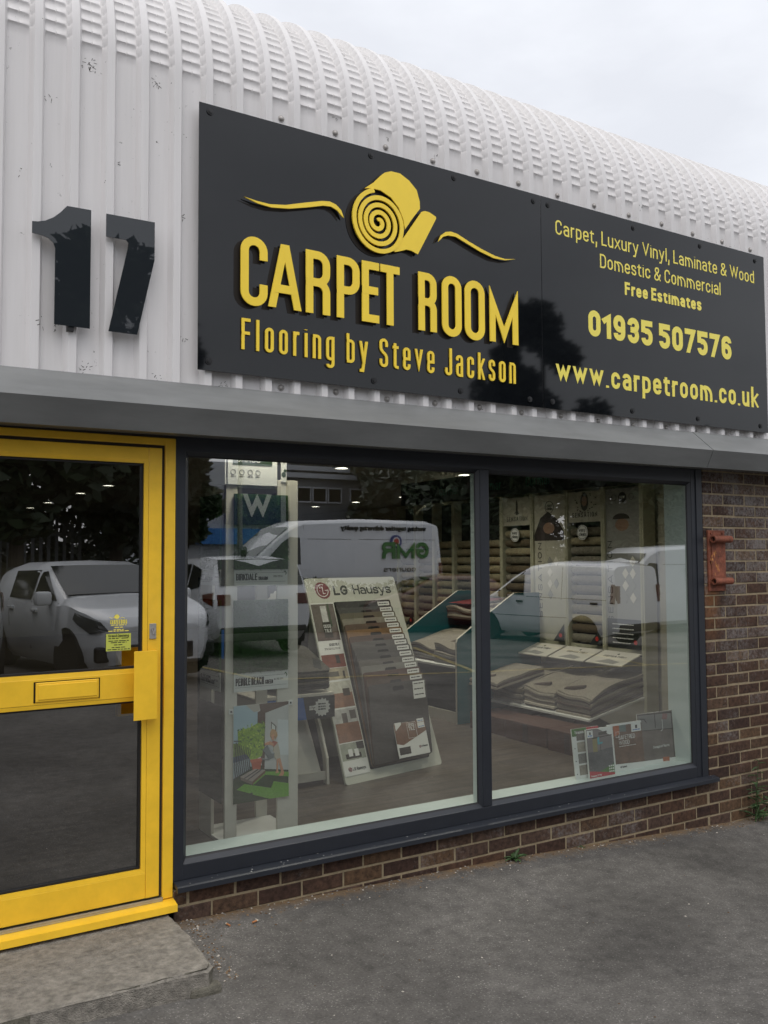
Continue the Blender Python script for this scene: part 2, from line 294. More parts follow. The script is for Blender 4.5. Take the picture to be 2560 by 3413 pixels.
    def disc(s, c, ax, r0, r1, h0, h1, m=None, k=20):
        "ring/cylinder about axis ax; r0 inner (0 solid)"
        c = Vector(c); ax = Vector(ax).normalized(); a = ax.cross(Vector((0, 0, 1)))
        if a.length < .05: a = ax.cross(Vector((1, 0, 0)))
        a.normalize(); b = ax.cross(a)
        rg = lambda r, h: [c+ax*h+(a*math.cos(2*math.pi*j/k)+b*math.sin(2*math.pi*j/k))*r for j in range(k)]
        if r0 <= 0:
            return s.add(rg(r1, h0)+rg(r1, h1), [tuple(range(k))[::-1], tuple(range(k, 2*k))]+[(j, (j+1) % k, k+(j+1) % k, k+j) for j in range(k)], m)
        V = rg(r0, h0)+rg(r1, h0)+rg(r1, h1)+rg(r0, h1); F = []
        for j in range(k):
            q = (j+1) % k
            for u, v in ((0, 1), (1, 2), (2, 3), (3, 0)): F.append((u*k+j, u*k+q, v*k+q, v*k+j))
        return s.add(V, F, m)
    def build(s, name, m=None, parent=None, smooth=False, local=False, fixn=True):
        me = bpy.data.meshes.new(name)
        off = parent_loc(parent) if (parent is not None and not local) else Vector((0, 0, 0))
        me.from_pydata([tuple(Vector(v)-off) for v in s.v], [], s.f)
        if m is not None and not s.mats: me.materials.append(m)
        else:
            for x in s.mats: me.materials.append(x)
            me.polygons.foreach_set('material_index', s.m)
        if fixn:
            bm = bmesh.new(); bm.from_mesh(me); bmesh.ops.recalc_face_normals(bm, faces=bm.faces[:]); bm.to_mesh(me); bm.free()
        if smooth:
            me.polygons.foreach_set('use_smooth', [True]*len(me.polygons))
            if smooth is not True: me.set_sharp_from_angle(angle=R(smooth))
        me.update()
        o = bpy.data.objects.new(name, me); COL.objects.link(o)
        if parent is not None: o.parent = parent
        return o
def parent_loc(p):
    v = Vector((0, 0, 0))
    while p is not None: v += p.location; p = p.parent
    return v
def mb(m=None):
    b = MB()
    if m: b.mi(m)
    return b
def thing(name, label, cat, loc=(0, 0, 0), rz=0, group=None):
    o = bpy.data.objects.new(name, None); COL.objects.link(o); o.empty_display_size = .1
    o.location = loc; o.rotation_euler = (0, 0, rz); return tag(o, label, cat, group)
def tag(o, label, cat, group=None, kind=None):
    if label: o['label'] = label
    if cat: o['category'] = cat
    if group: o['group'] = group
    if kind: o['kind'] = kind
    return o
def struct(name, b, **k):
    o = b.build(name, **k); o['kind'] = 'structure'; return o
def dup(root, loc, rz=None, label=None, group=None):
    r = root.copy(); COL.objects.link(r); r.location = loc
    if rz is not None: r.rotation_euler = (0, 0, rz)
    if label: r['label'] = label
    if group: r['group'] = group
    for ch in list(root.children):
        c = ch.copy(); COL.objects.link(c); c.parent = r
        for g in ch.children:
            d = g.copy(); COL.objects.link(d); d.parent = c
    return r
V3 = Vector
FRONT = lambda x, y, z: (V3((x, y, z)), V3((1, 0, 0)), V3((0, 0, 1)), V3((0, -1, 0)))   # faces the street

# ------------------------------------------------------------ stroke lettering
GL = {
'A': (.50, "0,0 .44,1|1,0 .56,1|.2,.27 .8,.27"), 'B': (.42, "0,0 0,1 1,1o 1,.53o 0,.53|0,.53 1,.53o 1,0o 0,0"), 'C': (.42, "1,.7 1,1o 0,1o 0,0o 1,0o 1,.3"),
'D': (.42, "0,0 0,1 1,1o 1,0o 0,0z"), 'E': (.36, "1,1 0,1 0,0 1,0|0,.53 .9,.53"), 'F': (.36, "1,1 0,1 0,0|0,.53 .9,.53"), 'G': (.42, "1,.7 1,1o 0,1o 0,0o 1,0o 1,.47 .55,.47"),
'H': (.42, "0,0 0,1|1,0 1,1|0,.52 1,.52"), 'I': (0, "0,0 0,1"), 'J': (.36, "1,1 1,0o 0,0o 0,.25"), 'K': (.42, "0,0 0,1|1,1 .05,.42|1,0 .35,.62"), 'L': (.34, "0,1 0,0 1,0"),
'M': (.64, "0,0 0,1 .5,0 1,1 1,0"), 'N': (.44, "0,0 0,1 1,0 1,1"), 'O': (.42, "0,0o 1,0o 1,1o 0,1oz"), 'P': (.42, "0,0 0,1 1,1o 1,.45o 0,.45"), 'Q': (.42, "0,0o 1,0o 1,1o 0,1oz|.6,.2 1,-.1"),
'R': (.42, "0,0 0,1 1,1o 1,.5o 0,.5|.4,.5 1,.5o 1,0"), 'S': (.42, "1,.74 1,1o 0,1o 0,.58o 1,.42o 1,0o 0,0o 0,.26"), 'T': (.42, "0,1 1,1|.5,0 .5,1"), 'U': (.42, "0,1 0,0o 1,0o 1,1"),
'V': (.5, "0,1 .5,0 1,1"), 'W': (.8, "0,1 .25,0 .5,1 .75,0 1,1"), 'X': (.46, "0,0 1,1|0,1 1,0"), 'Y': (.46, "0,1 .5,.45 1,1|.5,.45 .5,0"), 'Z': (.4, "0,1 1,1 0,0 1,0"),
'0': (.42, "0,0o 1,0o 1,1o 0,1oz"), '1': (.2, "0,.8 1,1 1,0"), '2': (.42, "0,.7 0,1o 1,1o 1,.55 0,0 1,0"), '3': (.42, "0,.75 0,1o 1,1o 1,.53o .4,.53|.4,.53 1,.53o 1,0o 0,0o 0,.25"),
'4': (.45, "1,.25 0,.25 .8,1 .8,0"), '5': (.42, "1,1 0,1 0,.5|0,.5 0,.6o 1,.6o 1,0o 0,0o 0,.22"), '6': (.42, "1,.78 1,1o 0,1o 0,0o 1,0o 1,.58o 0,.58"), '7': (.42, "0,1 1,1 .3,0"),
'8': (.42, "0,.52o 1,.52o 1,1o 0,1oz|0,0o 1,0o 1,.52o 0,.52oz"), '9': (.42, "0,.22 0,0o 1,0o 1,1o 0,1o 0,.42o 1,.42"), '&': (.5, "1,0 .12,.75 .12,1o .75,1o .75,.7o 0,.35o 0,0o .7,0o 1,.42"),
'a': (.36, "0,.78 0,1o 1,1o 1,0|1,.58 0,.58o 0,0o 1,0"), 'b': (.36, "0,2 0,0|0,1 1,1o 1,0o 0,0"), 'c': (.36, "1,.66 1,1o 0,1o 0,0o 1,0o 1,.34"), 'd': (.36, "1,2 1,0|1,1 0,1o 0,0o 1,0"),
'e': (.36, "1,.24 1,0o 0,0o 0,1o 1,1o 1,.5 0,.5"), 'f': (.24, "1,2 .35,2o .35,0|0,1 1,1"), 'g': (.36, "1,1 1,-1o 0,-1o 0,-.7|1,1 0,1o 0,0o 1,0"), 'h': (.36, "0,2 0,0|0,1 1,1o 1,0"), 'i': (0, "0,0 0,1|0,1.75 0,1.85"),
'k': (.36, "0,2 0,0|1,1 .05,.35|1,0 .35,.6"), 'l': (0, "0,0 0,2"), 'm': (.7, "0,0 0,1|0,1 .5,1o .5,0|.4,1 1,1o 1,0"), 'n': (.36, "0,0 0,1|0,1 1,1o 1,0"), 'o': (.36, "0,0o 1,0o 1,1o 0,1oz"),
'p': (.36, "0,-1 0,1|0,1 1,1o 1,0o 0,0"), 'q': (.36, "1,-1 1,1|1,1 0,1o 0,0o 1,0"), 'r': (.2, "0,0 0,1|0,.75 .3,1o 1,1"), 's': (.34, "1,.74 1,1o 0,1o 0,.58o 1,.42o 1,0o 0,0o 0,.26"), 't': (.24, ".35,1.7 .35,0o 1,0|0,1 1,1"),
'u': (.36, "0,1 0,0o 1,0o 1,1|1,.4 1,0"), 'v': (.4, "0,1 .5,0 1,1"), 'w': (.62, "0,1 .25,0 .5,1 .75,0 1,1"), 'x': (.38, "0,0 1,1|0,1 1,0"), 'y': (.4, "0,1 .5,.05|1,1 .35,-1 .05,-1"), 'z': (.34, "0,1 1,1 0,0 1,0"),
'.': (0, "0,0 0,.02"), ',': (0.02, "1,.1 0,-.9"), "'": (0, "0,1.7 0,2"), '-': (.25, "0,.5 1,.5"), '%': (.5, "0,0 1,1"), ':': (0, "0,0 0,.02|0,.8 0,.82"),
}
def fillet(pts, closed):
    P = [p for p in pts]; n = len(P); o = []
    for i, (x, y, r) in enumerate(P):
        if r <= 0 or (not closed and i in (0, n-1)): o.append((x, y)); continue
        a = V3(P[i-1][:2]); b = V3((x, y)); c = V3(P[(i+1) % n][:2])
        d1 = a-b; d2 = c-b; l1 = d1.length; l2 = d2.length
        lim = lambda q, l: l*(.5 if P[q][2] > 0 else 1.0)
        t = min(r, lim(i-1, l1), lim((i+1) % n, l2))
        if t < 1e-5: o.append((x, y)); continue
        d1.normalize(); d2.normalize(); p0 = b+d1*t; p2 = b+d2*t
        for k in range(7):
            u = k/6; kk = .86
            # superelliptic corner: rational quadratic
            w_ = .72
            den = (1-u)**2+2*w_*u*(1-u)+u*u
            q = (p0*(1-u)**2+b*2*w_*u*(1-u)+p2*u*u)/den; o.append((q.x, q.y))
    q = [o[0]]
    for p in o[1:]:
        if (p[0]-q[-1][0])**2+(p[1]-q[-1][1])**2 > 1e-10: q.append(p)
    if closed and len(q) > 2 and (q[0][0]-q[-1][0])**2+(q[0][1]-q[-1][1])**2 < 1e-10: q.pop()
    return q
def text(b, s, fr, h, sw, width=None, gap=.14, xh=.74, d0=0, d1=.002, m=None, space=.26, x=0, z=0, align='l', wsc=1.0):
    "lettering of cap height h, stroke sw, fitted to width"
    def adv(c): return (space*h*wsc, 0) if c == ' ' else (GL[c][0]*h, sw+gap*h)
    A = sum(GL[c][0]*h if c != ' ' else space*h for c in s); B = sum(sw+gap*h for c in s if c != ' ')-gap*h
    ws = (width-B)/A if width and A > 0 else wsc
    tot = A*ws+B
    if align == 'c': x -= tot/2
    if align == 'r': x -= tot
    lay = 0
    for c in s:
        if c == ' ': x += space*h*ws; continue
        gw, st = GL[c]; gw = gw*h*ws; low = c.islower() or c in ".,'-:"
        def Y(v):
            if not low: return sw/2+v*(h-sw)
            if v <= 0: return sw/2+v*(.26*h)
            if v <= 1: return sw/2+v*(xh*h-sw)
            return xh*h-sw/2+(v-1)*(h-xh*h)
        for stx in st.split('|'):
            closed = stx.endswith('z'); stx = stx.rstrip('z'); pts = []
            for p in stx.split():
                rd = p.endswith('o'); u, v = p.rstrip('o').split(',')
                pts.append((x+sw/2+float(u)*gw, z+Y(float(v)), max(gw*.52, sw*.55) if rd else 0))
            zz_ = [p[1] for p in pts]; cl = (min(zz_)-sw*.5, max(zz_)+sw*.5)
            if not closed:
                for e, q in ((0, 1), (-1, -2)):
                    d = V3((pts[e][0]-pts[q][0], pts[e][1]-pts[q][1])).normalized()
                    yv = stx.split()[e].rstrip('o').split(',')[1]; ext = (sw/2 if abs(d.y) < .02 or abs(float(yv)-round(float(yv))) < .01 else 0) if (abs(d.x) < .02 or abs(d.y) < .02) else sw*.7
                    pts[e] = (pts[e][0]+d.x*ext, pts[e][1]+d.y*ext, pts[e][2])
            b.ribbon(fillet(pts, closed), sw, fr, d0, d1+lay*.00045, closed, m, clamp=cl); lay = (lay+1) % 4
        x += gw+sw+gap*h
    return b
def microlines(b, fr, x0, x1, z0, n, dz, hh, m, d=.0015):
    "rows of print too small to read"
    for i in range(n):
        x = x0
        while x < x1:
            l = random.uniform(.008, .03); e = min(x+l, x1)
            b.prism([(x, z0-i*dz), (e, z0-i*dz), (e, z0-i*dz+hh), (x, z0-i*dz+hh)], fr, 0, d, m); x = e+.004
    return b

# ------------------------------------------------------------ ground
def lerpt(t, x):
    if x <= t[0][0]: return t[0][1]
    for (a, b), (c, d) in zip(t, t[1:]):
        if x <= c: return b+(d-b)*(x-a)/(c-a)
    return t[-1][1]
ss = lambda t: (lambda u: u*u*(3-2*u))(min(1, max(0, t)))
def gz(x, y):
    zw = lerpt([(-8, .40), (-3, .30), (1.3, .163), (3.2, .105), (5.2, 0), (9, -.14), (30, -.9)], x)
    return zw-.045*ss(-y/.6)+.22*ss((-y-.6)/5)+.002*math.sin(x*5.1+y*3)*ss(-y)
def axis(a, b, fine0, fine1, df, dc):
    o = [a]; 
    while o[-1] < b-1e-6:
        x = o[-1]; st = df if fine0-1e-6 <= x < fine1-1e-6 else dc
        nx = x+st
        if x < fine0 < nx: nx = fine0
        o.append(min(nx, b))
    return o
b = mb(M_ASPH)
xs = axis(-90, 120, -2, 9, .12, 6); ys = axis(-110, .0, -3.4, 0, .08, 4) + [.12]
V = [(x, y, gz(x, y)) for y in ys for x in xs]; nx = len(xs)
b.add(V, [(j*nx+i, j*nx+i+1, (j+1)*nx+i+1, (j+1)*nx+i) for j in range(len(ys)-1) for i in range(nx-1)], M_ASPH)
struct('car_park_ground', b, smooth=True)
# yellow bay lines painted on the tarmac
M_LINE = mat('road_paint', (.27, .22, .09), .8, var=.5, vscale=9)
def line(x0, y0, x1, y1, wd=.1):
    b = mb(M_LINE); d = V3((x1-x0, y1-y0)).normalized(); n = V3((-d.y, d.x))*wd/2; k = 24
    vs = []
    for i in range(k+1):
        x = x0+(x1-x0)*i/k; y = y0+(y1-y0)*i/k
        vs += [(x+n.x, y+n.y, gz(x+n.x, y+n.y)+.005), (x-n.x, y-n.y, gz(x-n.x, y-n.y)+.005)]
    b.add(vs, [(2*i, 2*i+1, 2*i+3, 2*i+2) for i in range(k)], M_LINE); return struct('road_marking', b)
line(5.0, -6.75, 26, -6.3); line(8.1, -6.6, 9.75, -10.8); line(11.7, -6.55, 13.0, -10.8); line(4.7, -6.75, 4.3, -10.6); line(16, -6.5, 18, -10.8)

# ------------------------------------------------------------ the unit: brick, cladding, hood, window, door
bld = thing('shop_building', 'white steel clad industrial shop unit with brick base, yellow door and wide dark window', 'building', (3, 0, 0))
rng = random.Random(3)
b = mb(M_MORTAR)
H0 = 5.078   # a head joint in an odd course
def course(b, zc, xa, xb, odd):
    x = H0-(0 if odd else .1125)-.225*math.ceil((H0-xa)/.225+2)
    while x < xb:
        a = max(x+.005, xa); e = min(x+.22, xb)
        if e-a > .02:
            j = lambda s=.0016: rng.uniform(-s, s)
            y = -.006+j(.002); z0, z1 = zc+.0052+j(), zc+.0698+j(); a += j(.001) if a > xa+.01 else 0
            c = .0035
            vs = [(a, .04, z0), (e, .04, z0), (e, .04, z1), (a, .04, z1), (a, y+c, z0), (e, y+c, z0), (e, y+c, z1), (a, y+c, z1), (a+c+j(.001), y, z0+c), (e-c+j(.001), y, z0+c), (e-c, y, z1-c+j(.001)), (a+c, y, z1-c)]
            fs = [(8, 9, 10, 11)]+[(4+i, 4+(i+1) % 4, 8+(i+1) % 4, 8+i) for i in range(4)]+[(i, (i+1) % 4, 4+(i+1) % 4, 4+i) for i in range(4)]
            b.add(vs, fs, M_BRICK)
        x += .225
for k in range(-12, 32):
    z = .075*k
    odd = (k % 2 == 0)
    if z < .301-.07: course(b, z, 1.30, 4.872, odd)
    course(b, z, 4.872, 10.2, odd); course(b, z, -6.0, .20, odd)
b.box(1.30, 4.872, -.0025, .10, -1, .296, M_MORTAR); b.box(4.874, 10.2, -.0025, .12, -1, 2.42, M_MORTAR); b.box(-6, .198, -.0025, .12, -1, 2.42, M_MORTAR)
b.build('brick_wall', None, bld)

# cladding: trapezoidal sheet running up the wall and round a crimped eaves bend
PITCH = .14885; CREST = 2.921; YP, DP = -.058, .030       # pan plane, rib height
Rb = .745; Z0 = 3.955
prof = []      # (dx from crest right edge, height 0..1, kind)  one pitch
prof = [(0, 1, 'c'), (.007, .5, 'f'), (.013, 0, 'p'), (.022, 0, 'p'), (.0515, 0, 'p'), (.055, 0, 'n'), (.0585, 0, 'p'), (.088, 0, 'p'), (.099, 0, 'e'), (.108, .5, 'g'), (.1165, 1, 'c')]
cols = []
k0 = int((-1.6-CREST)/PITCH)-1
for k in range(k0, k0+int(12.6/PITCH)):
    for dx, h, kd in prof: cols.append((CREST+k*PITCH+dx, h, kd))
rows = [(z, 0, 0) for z in (2.50, 2.8, 3.1, 3.4, 3.7, 3.93)]
S = .0518; NC = 22
for i in range(NC):
    s0 = .024+i*S
    rows += [(None, s0-.012, 0), (None, s0-.004, .55), (None, s0, 1), (None, s0+.004, .95), (None, s0+.016, .25), (None, s0+.028, 0)]
arcL = Rb*R(88)
rows = [r for r in rows if r[0] is not None or r[1] < arcL]
rows += [(None, arcL+d, 0) for d in (.02, .3, 1.5, 5.0)]
V = []; nc = len(cols)
for z, s, cr_ in rows:
    for x, h, kd in cols:
        d = h*DP
        if cr_:
            if kd == 'p': d += .0085*cr_
            elif kd == 'n': d += .0025*cr_
            elif kd == 'e': d += .002*cr_
            elif kd == 'g': d -= .013*cr_
            elif kd == 'f': d -= .003*cr_
        if z is not None: V.append((x, YP-d, z)); continue
        if s <= arcL:
            a = s/Rb; c, sn = math.cos(a), math.sin(a)
            V.append((x, YP+Rb-(Rb+d)*c, Z0+(Rb+d)*sn))
        else:
            a = arcL/Rb; e = s-arcL
            V.append((x, YP+Rb-(Rb+d)*math.cos(a)+e*math.sin(a), Z0+(Rb+d)*math.sin(a)+e*math.cos(a)))
b = mb(M_CLAD); b.add(V, [(j*nc+i, j*nc+i+1, (j+1)*nc+i+1, (j+1)*nc+i) for j in range(len(rows)-1) for i in range(nc-1)], M_CLAD)
clad = b.build('steel_cladding', None, bld, smooth=38)
bolt = None
me = None
for zr in (2.573, 3.888):
    for k in range(-4, 24):
        x = CREST+.060+.2977*k
        if not -.9 < x < 7.6: continue
        bb = mb(M_STEEL)
        if me is None:
            for h, r in ((0, .017), (.003, .017)): pass
            bb.disc((0, 0, 0), (0, -1, 0), 0, .0165, 0, .003, M_STEEL, 14)
            rings = [(.0125, .003), (.0118, .007), (.008, .0105), (.003, .012)]
            vs = [(r*math.cos(2*math.pi*j/14), -h, r*math.sin(2*math.pi*j/14)) for r, h in rings for j in range(14)]
            bb.add(vs, [(i*14+j, i*14+(j+1) % 14, (i+1)*14+(j+1) % 14, (i+1)*14+j) for i in range(3) for j in range(14)]+[tuple(range(42, 56))], M_STEEL)
            bolt = bb.build('bolt', None, clad, smooth=50, local=True); me = bolt.data; o = bolt
        else:
            o = bpy.data.objects.new('bolt', me); COL.objects.link(o); o.parent = clad
        o.location = V3((x, YP, zr+rng.uniform(-.006, .006)))-parent_loc(clad)

M_GRIME = mat('grime', (.05, .045, .036), .9)
b = mb(M_GRIME); rg = random.Random(21)
spots = [(.88, 3.885, .035, 40), (1.177, 3.89, .022, 22), (.882, 2.56, .03, 26), (.70, 2.735, .022, 14), (.76, 2.72, .02, 12), (1.19, 2.565, .022, 14), (.70, 3.70, .02, 9), (.735, 3.695, .02, 8), (1.30, 3.30, .012, 8), (1.31, 2.745, .02, 10), (1.50, 2.56, .025, 16), (2.09, 3.98, .02, 10), (2.4, 3.93, .016, 8), (2.99, 2.56, .02, 10), (3.58, 2.555, .02, 10), (2.7, 3.92, .02, 8), (4.25, 3.94, .02, 8), (.62, 3.35, .03, 5), (1.02, 3.5, .03, 4)]
for x0, z0, q, n in spots:
    for i in range(max(3, n//2)):
        a = rg.uniform(0, 6.28); rr_ = q*rg.random()**.6; x, z = x0+rr_*math.cos(a), z0+rr_*1.2*math.sin(a); l = rg.uniform(.002, .008); t_ = rg.uniform(.0006, .0016); d = a+rg.gauss(0, .7)
        dx, dz = math.cos(d), math.sin(d); ph = ((x-CREST)/PITCH % 1)*PITCH; yy = YP-.0008-(DP if ph > .1165 else 0)
        b.add([(x-dx*l-dz*t_, yy, z-dz*l+dx*t_), (x+dx*l-dz*t_, yy, z+dz*l+dx*t_), (x+dx*l+dz*t_, yy, z+dz*l-dx*t_), (x-dx*l+dz*t_, yy, z-dz*l-dx*t_)], [(0, 1, 2, 3)], M_GRIME)
b.build('dirt_flecks', None, clad, fixn=False)['kind'] = 'stuff'

# hood (roller shutter box) over door and window, rising slightly to the right
b = mb(M_HOOD)
hp = [(-.05, 2.545), (-.088, 2.540), (-.248, 2.404), (-.195, 2.297), (-.183, 2.297), (-.04, 2.312), (.06, 2.312)]
def hz(x): return .0062*(x-1.5)
segs = [-3.0, 4.68, 8.4]
for a, e in zip(segs, segs[1:]):
    A = [(a+.0012, y, z+hz(a)) for y, z in hp]; B = [(e-.0012, y, z+hz(e)) for y, z in hp]; n = len(hp)
    if a > 0: A = [(x, y-.003, z) for x, y, z in A]; B = [(x, y-.003, z) for x, y, z in B]
    b.add(A+B, [(i, i+1, n+i+1, n+i) for i in range(n-1)]+[tuple(range(n)), tuple(range(n, 2*n))], M_HOOD)
b.build('shutter_hood', None, bld)

# shop window
win = thing('window', None, None, (3.08, 0, .3)); win.parent = bld; win.location = V3((3.08, 0, .3))-V3((3, 0, 0))
b = mb(M_ANTH)
X0, X1, ZA, ZB = 1.299, 4.868, .335, 2.33
G = [(1.364, 3.005), (3.103, 4.746)]; GZ0, GZ1 = .425, 2.225; YG = .03
def framebar(b, x0, x1, z0, z1, y0=0, y1=.07): b.cbox(x0, x1, y0, y1, z0, z1, .003, M_ANTH)
framebar(b, X0, G[0][0]-.018, ZA, ZB); framebar(b, G[1][1]+.018, X1, ZA, ZB)
b.box(G[1][1]+.06, X1-.005, -.006, .0, ZA, ZB, M_ANTH)
framebar(b, G[0][0]-.02, G[1][1]+.02, ZA, GZ0-.022, .001); framebar(b, G[0][0]-.02, G[1][1]+.02, GZ1+.02, ZB, .001)
framebar(b, G[0][1]+.018, G[1][0]-.018, GZ0-.02, GZ1+.02, -.001)
for x0, x1 in G:   # sloped glazing beads, mitred
    o4 = [(x0-.02, .003, GZ0-.024), (x1+.02, .003, GZ0-.024), (x1+.02, .003, GZ1+.022), (x0-.02, .003, GZ1+.022)]
    i4 = [(x0-.003, .022, GZ0-.004), (x1+.003, .022, GZ0-.004), (x1+.003, .022, GZ1+.004), (x0-.003, .022, GZ1+.004)]
    b.add(o4+i4, [(i, (i+1) % 4, 4+(i+1) % 4, 4+i) for i in range(4)], M_ANTH)
b.build('frame', None, win)
b = mb(M_GASKET)
for x0, x1 in G:
    o4 = [(x0-.004, .021, GZ0-.005), (x1+.004, .021, GZ0-.005), (x1+.004, .021, GZ1+.005), (x0-.004, .021, GZ1+.005)]
    i4 = [(x0+.002, .029, GZ0+.003), (x1-.002, .029, GZ0+.003), (x1-.002, .029, GZ1-.003), (x0+.002, .029, GZ1-.003)]
    b.add(o4+i4, [(i, (i+1) % 4, 4+(i+1) % 4, 4+i) for i in range(4)], M_GASKET)
b.build('gasket', None, win)
for x0, x1 in G:
    mb().quad((x0-.006, YG, GZ0-.006), (x1+.006, YG, GZ0-.006), (x1+.006, YG, GZ1+.006), (x0-.006, YG, GZ1+.006), M_GLASS).build('pane', None, win, fixn=False)
b = mb(M_ANTH)
xa, xb = 1.302, 4.915
pr = [(.02, .338), (-.043, .326), (-.052, .322), (-.053, .301), (-.040, .300), (-.036, .312), (.02, .318)]
A = [(xa, y, z) for y, z in pr]; B = [(xb, y, z) for y, z in pr]; n = len(pr)
b.add(A+B, [(i, (i+1) % n, n+(i+1) % n, n+i) for i in range(n)]+[tuple(range(n)), tuple(range(n, 2*n))], M_ANTH); b.build('sill', None, win)
b = mb(M_WHITE); rg = random.Random(31)
for i in range(46):
    x = rg.uniform(1.32, 4.9); u = rg.random(); q = rg.uniform(.0012, .0035); y = -.040+.036*u; z = .327+.009*u+.0012; a = rg.uniform(0, 6.28)
    b.add([(x+q*1.5*math.cos(a+k*1.57), y+q*math.sin(a+k*1.57), z) for k in range(4)], [(0, 1, 2, 3)], M_WHITE)
b.build('dirt_specks', None, win, fixn=False)['kind'] = 'stuff'
b = mb(M_PVC)   # inner window board, side reveals and head
b.box(1.30, 4.84, .075, .20, .385, .418, M_PVC); b.box(1.298, 1.364+.002, .072, .195, .419, 2.6, M_PVC); b.box(4.752, 4.80, .072, .215, .419, 2.6, M_PVC); b.box(1.3, 4.84, .072, .20, 2.30, 2.34, M_PVC)
for x0, x1 in G: b.box(x0-.03, x0-.004, .036, .070, GZ0-.01, GZ1+.01, M_PVC); b.box(x1+.004, x1+.03, .036, .070, GZ0-.01, GZ1+.01, M_PVC); b.box(x0-.003, x1+.003, .036, .0745, GZ0-.035, GZ0-.004, M_PVC)
b.build('inner_reveal', None, win)

# yellow door
door = thing('door', None, None, (.76, 0, .25)); door.parent = bld; door.location = V3((.76, 0, .25))-V3((3, 0, 0))
b = mb(M_DOOR)
DX0, DX1 = .222, 1.297; LX0, LX1 = .285, 1.235; LZ0, LZ1 = .289, 2.252
b.cbox(1.2495, DX1, -.004, .075, .272, 2.298, .003, M_DOOR); b.cbox(DX0, .2715, -.004, .075, .272, 2.298, .003, M_DOOR); b.cbox(DX0+.001, DX1-.001, -.0035, .075, 2.266, 2.2985, .003, M_DOOR)
b.build('door_frame', None, door)
b = mb(M_GAP); b.box(1.234, 1.2505, .012, .06, .285, 2.268, M_GAP); b.box(.2705, .286, .012, .06, .285, 2.268, M_GAP); b.box(.27, 1.25, .013, .06, 2.251, 2.267, M_GAP)
b.box(.3, 1.297, -.0, .06, 2.299, 2.32, M_GAP); b.build('rubber_seal', None, door)
b = mb(M_DOOR)
b.cbox(1.1755, LX1, -.002, .055, LZ0, LZ1, .003, M_DOOR); b.cbox(LX0, .3445, -.002, .055, LZ0, LZ1, .003, M_DOOR)
for z0, z1 in ((LZ0+.001, .398), (1.158, 1.264), (2.197, LZ1-.001)): b.cbox(.3455, 1.1745, -.0015, .055, z0, z1, .002, M_DOOR)
PN = [(.366, 1.155, .416, 1.141), (.366, 1.155, 1.281, 2.181)]
for x0, x1, z0, z1 in PN:
    o4 = [(.3455, -.0005, z0-.0175), (1.1745, -.0005, z0-.0175), (1.1745, -.0005, z1+.0165), (.3455, -.0005, z1+.0165)]
    i4 = [(x0, .002, z0), (x1, .002, z0), (x1, .002, z1), (x0, .002, z1)]
    q4 = [(x0, .03, z0), (x1, .03, z0), (x1, .03, z1), (x0, .03, z1)]
    b.add(o4+i4+q4, [(i, (i+1) % 4, 4+(i+1) % 4, 4+i) for i in range(4)]+[(4+i, 4+(i+1) % 4, 8+(i+1) % 4, 8+i) for i in range(4)], M_DOOR)
b.build('door_leaf', None, door)
b = mb(M_GASKET)
for x0, x1, z0, z1 in PN:
    t = .009
    b.box(x0, x0+t, .012, .03, z0, z1, M_GASKET); b.box(x1-t, x1, .012, .03, z0, z1, M_GASKET); b.box(x0+t, x1-t, .012, .03, z0, z0+t, M_GASKET); b.box(x0+t, x1-t, .012, .03, z1-t, z1, M_GASKET)
b.build('gasket', None, door)
for x0, x1, z0, z1 in PN: mb().quad((x0+.001, .026, z0), (x1-.001, .026, z0), (x1-.001, .026, z1), (x0+.001, .026, z1), M_DGLASS).build('pane', None, door, fixn=False)
b = mb(M_DOOR)
b.cbox(1.097, 1.199, -.074, -.070, 1.068, 1.362, .0012, M_DOOR)
b.poly3([(1.199, -.0715, 1.068), (1.199, -.0715, 1.362), (1.216, -.0025, 1.357), (1.216, -.0025, 1.070)], M_DOOR); b.poly3([(1.1965, -.0715, 1.068), (1.1965, -.0715, 1.362), (1.2135, -.0025, 1.357), (1.2135, -.0025, 1.070)], M_DOOR)
b.build('pull_handle', None, door)
b = mb(M_DOOR); b.cbox(1.066, 1.15, .058, .062, 1.07, 1.362, .0012, M_DOOR); b.box(1.066, 1.07, .062, .10, 1.07, 1.362, M_DOOR); b.build('inner_handle', None, door)
b = mb(M_DOOR); b.cbox(.712, .967, -.009, -.0015, 1.171, 1.250, .003, M_DOOR); b.cbox(.722, .958, -.0125, -.0085, 1.180, 1.241, .002, M_DOOR); b.build('letter_plate', None, door)
b = mb(M_SHADOW); b.box(.705, .7115, -.004, -.0012, 1.168, 1.2535, M_SHADOW); b.box(.9675, .9715, -.004, -.0012, 1.168, 1.2535, M_SHADOW); b.box(.7115, .9675, -.004, -.0012, 1.2505, 1.2535, M_SHADOW); b.build('letter_plate_seal', None, door)
b = mb(M_ALU); b.cbox(1.183, 1.212, -.007, -.0015, 1.406, 1.473, .001, M_ALU); b.build('lock_plate', None, door)
b = mb(M_STEEL); b.disc((1.199, -.007, 1.447), (0, -1, 0), 0, .0095, 0, .006, M_STEEL, 18); b.cbox(1.1945, 1.2035, -.0125, -.007, 1.424, 1.442, .002, M_STEEL); b.box(1.1982, 1.1998, -.0136, -.0128, 1.442, 1.452, M_BLACK); b.build('lock_cylinder', None, door)
b = mb(M_ALU); b.box(.272, 1.249, -.012, .06, .268, .2785, M_ALU); b.box(.272, 1.249, -.014, -.008, .2785, .284, M_ALU); b.build('threshold_bar', None, door)
b = mb(M_DOOR)
pr = [(.05, .272), (-.02, .266), (-.062, .2585), (-.064, .230), (.05, .229)]
A = [(DX0-.03, y, z) for y, z in pr]; B = [(1.299, y, z) for y, z in pr]; n = len(pr)
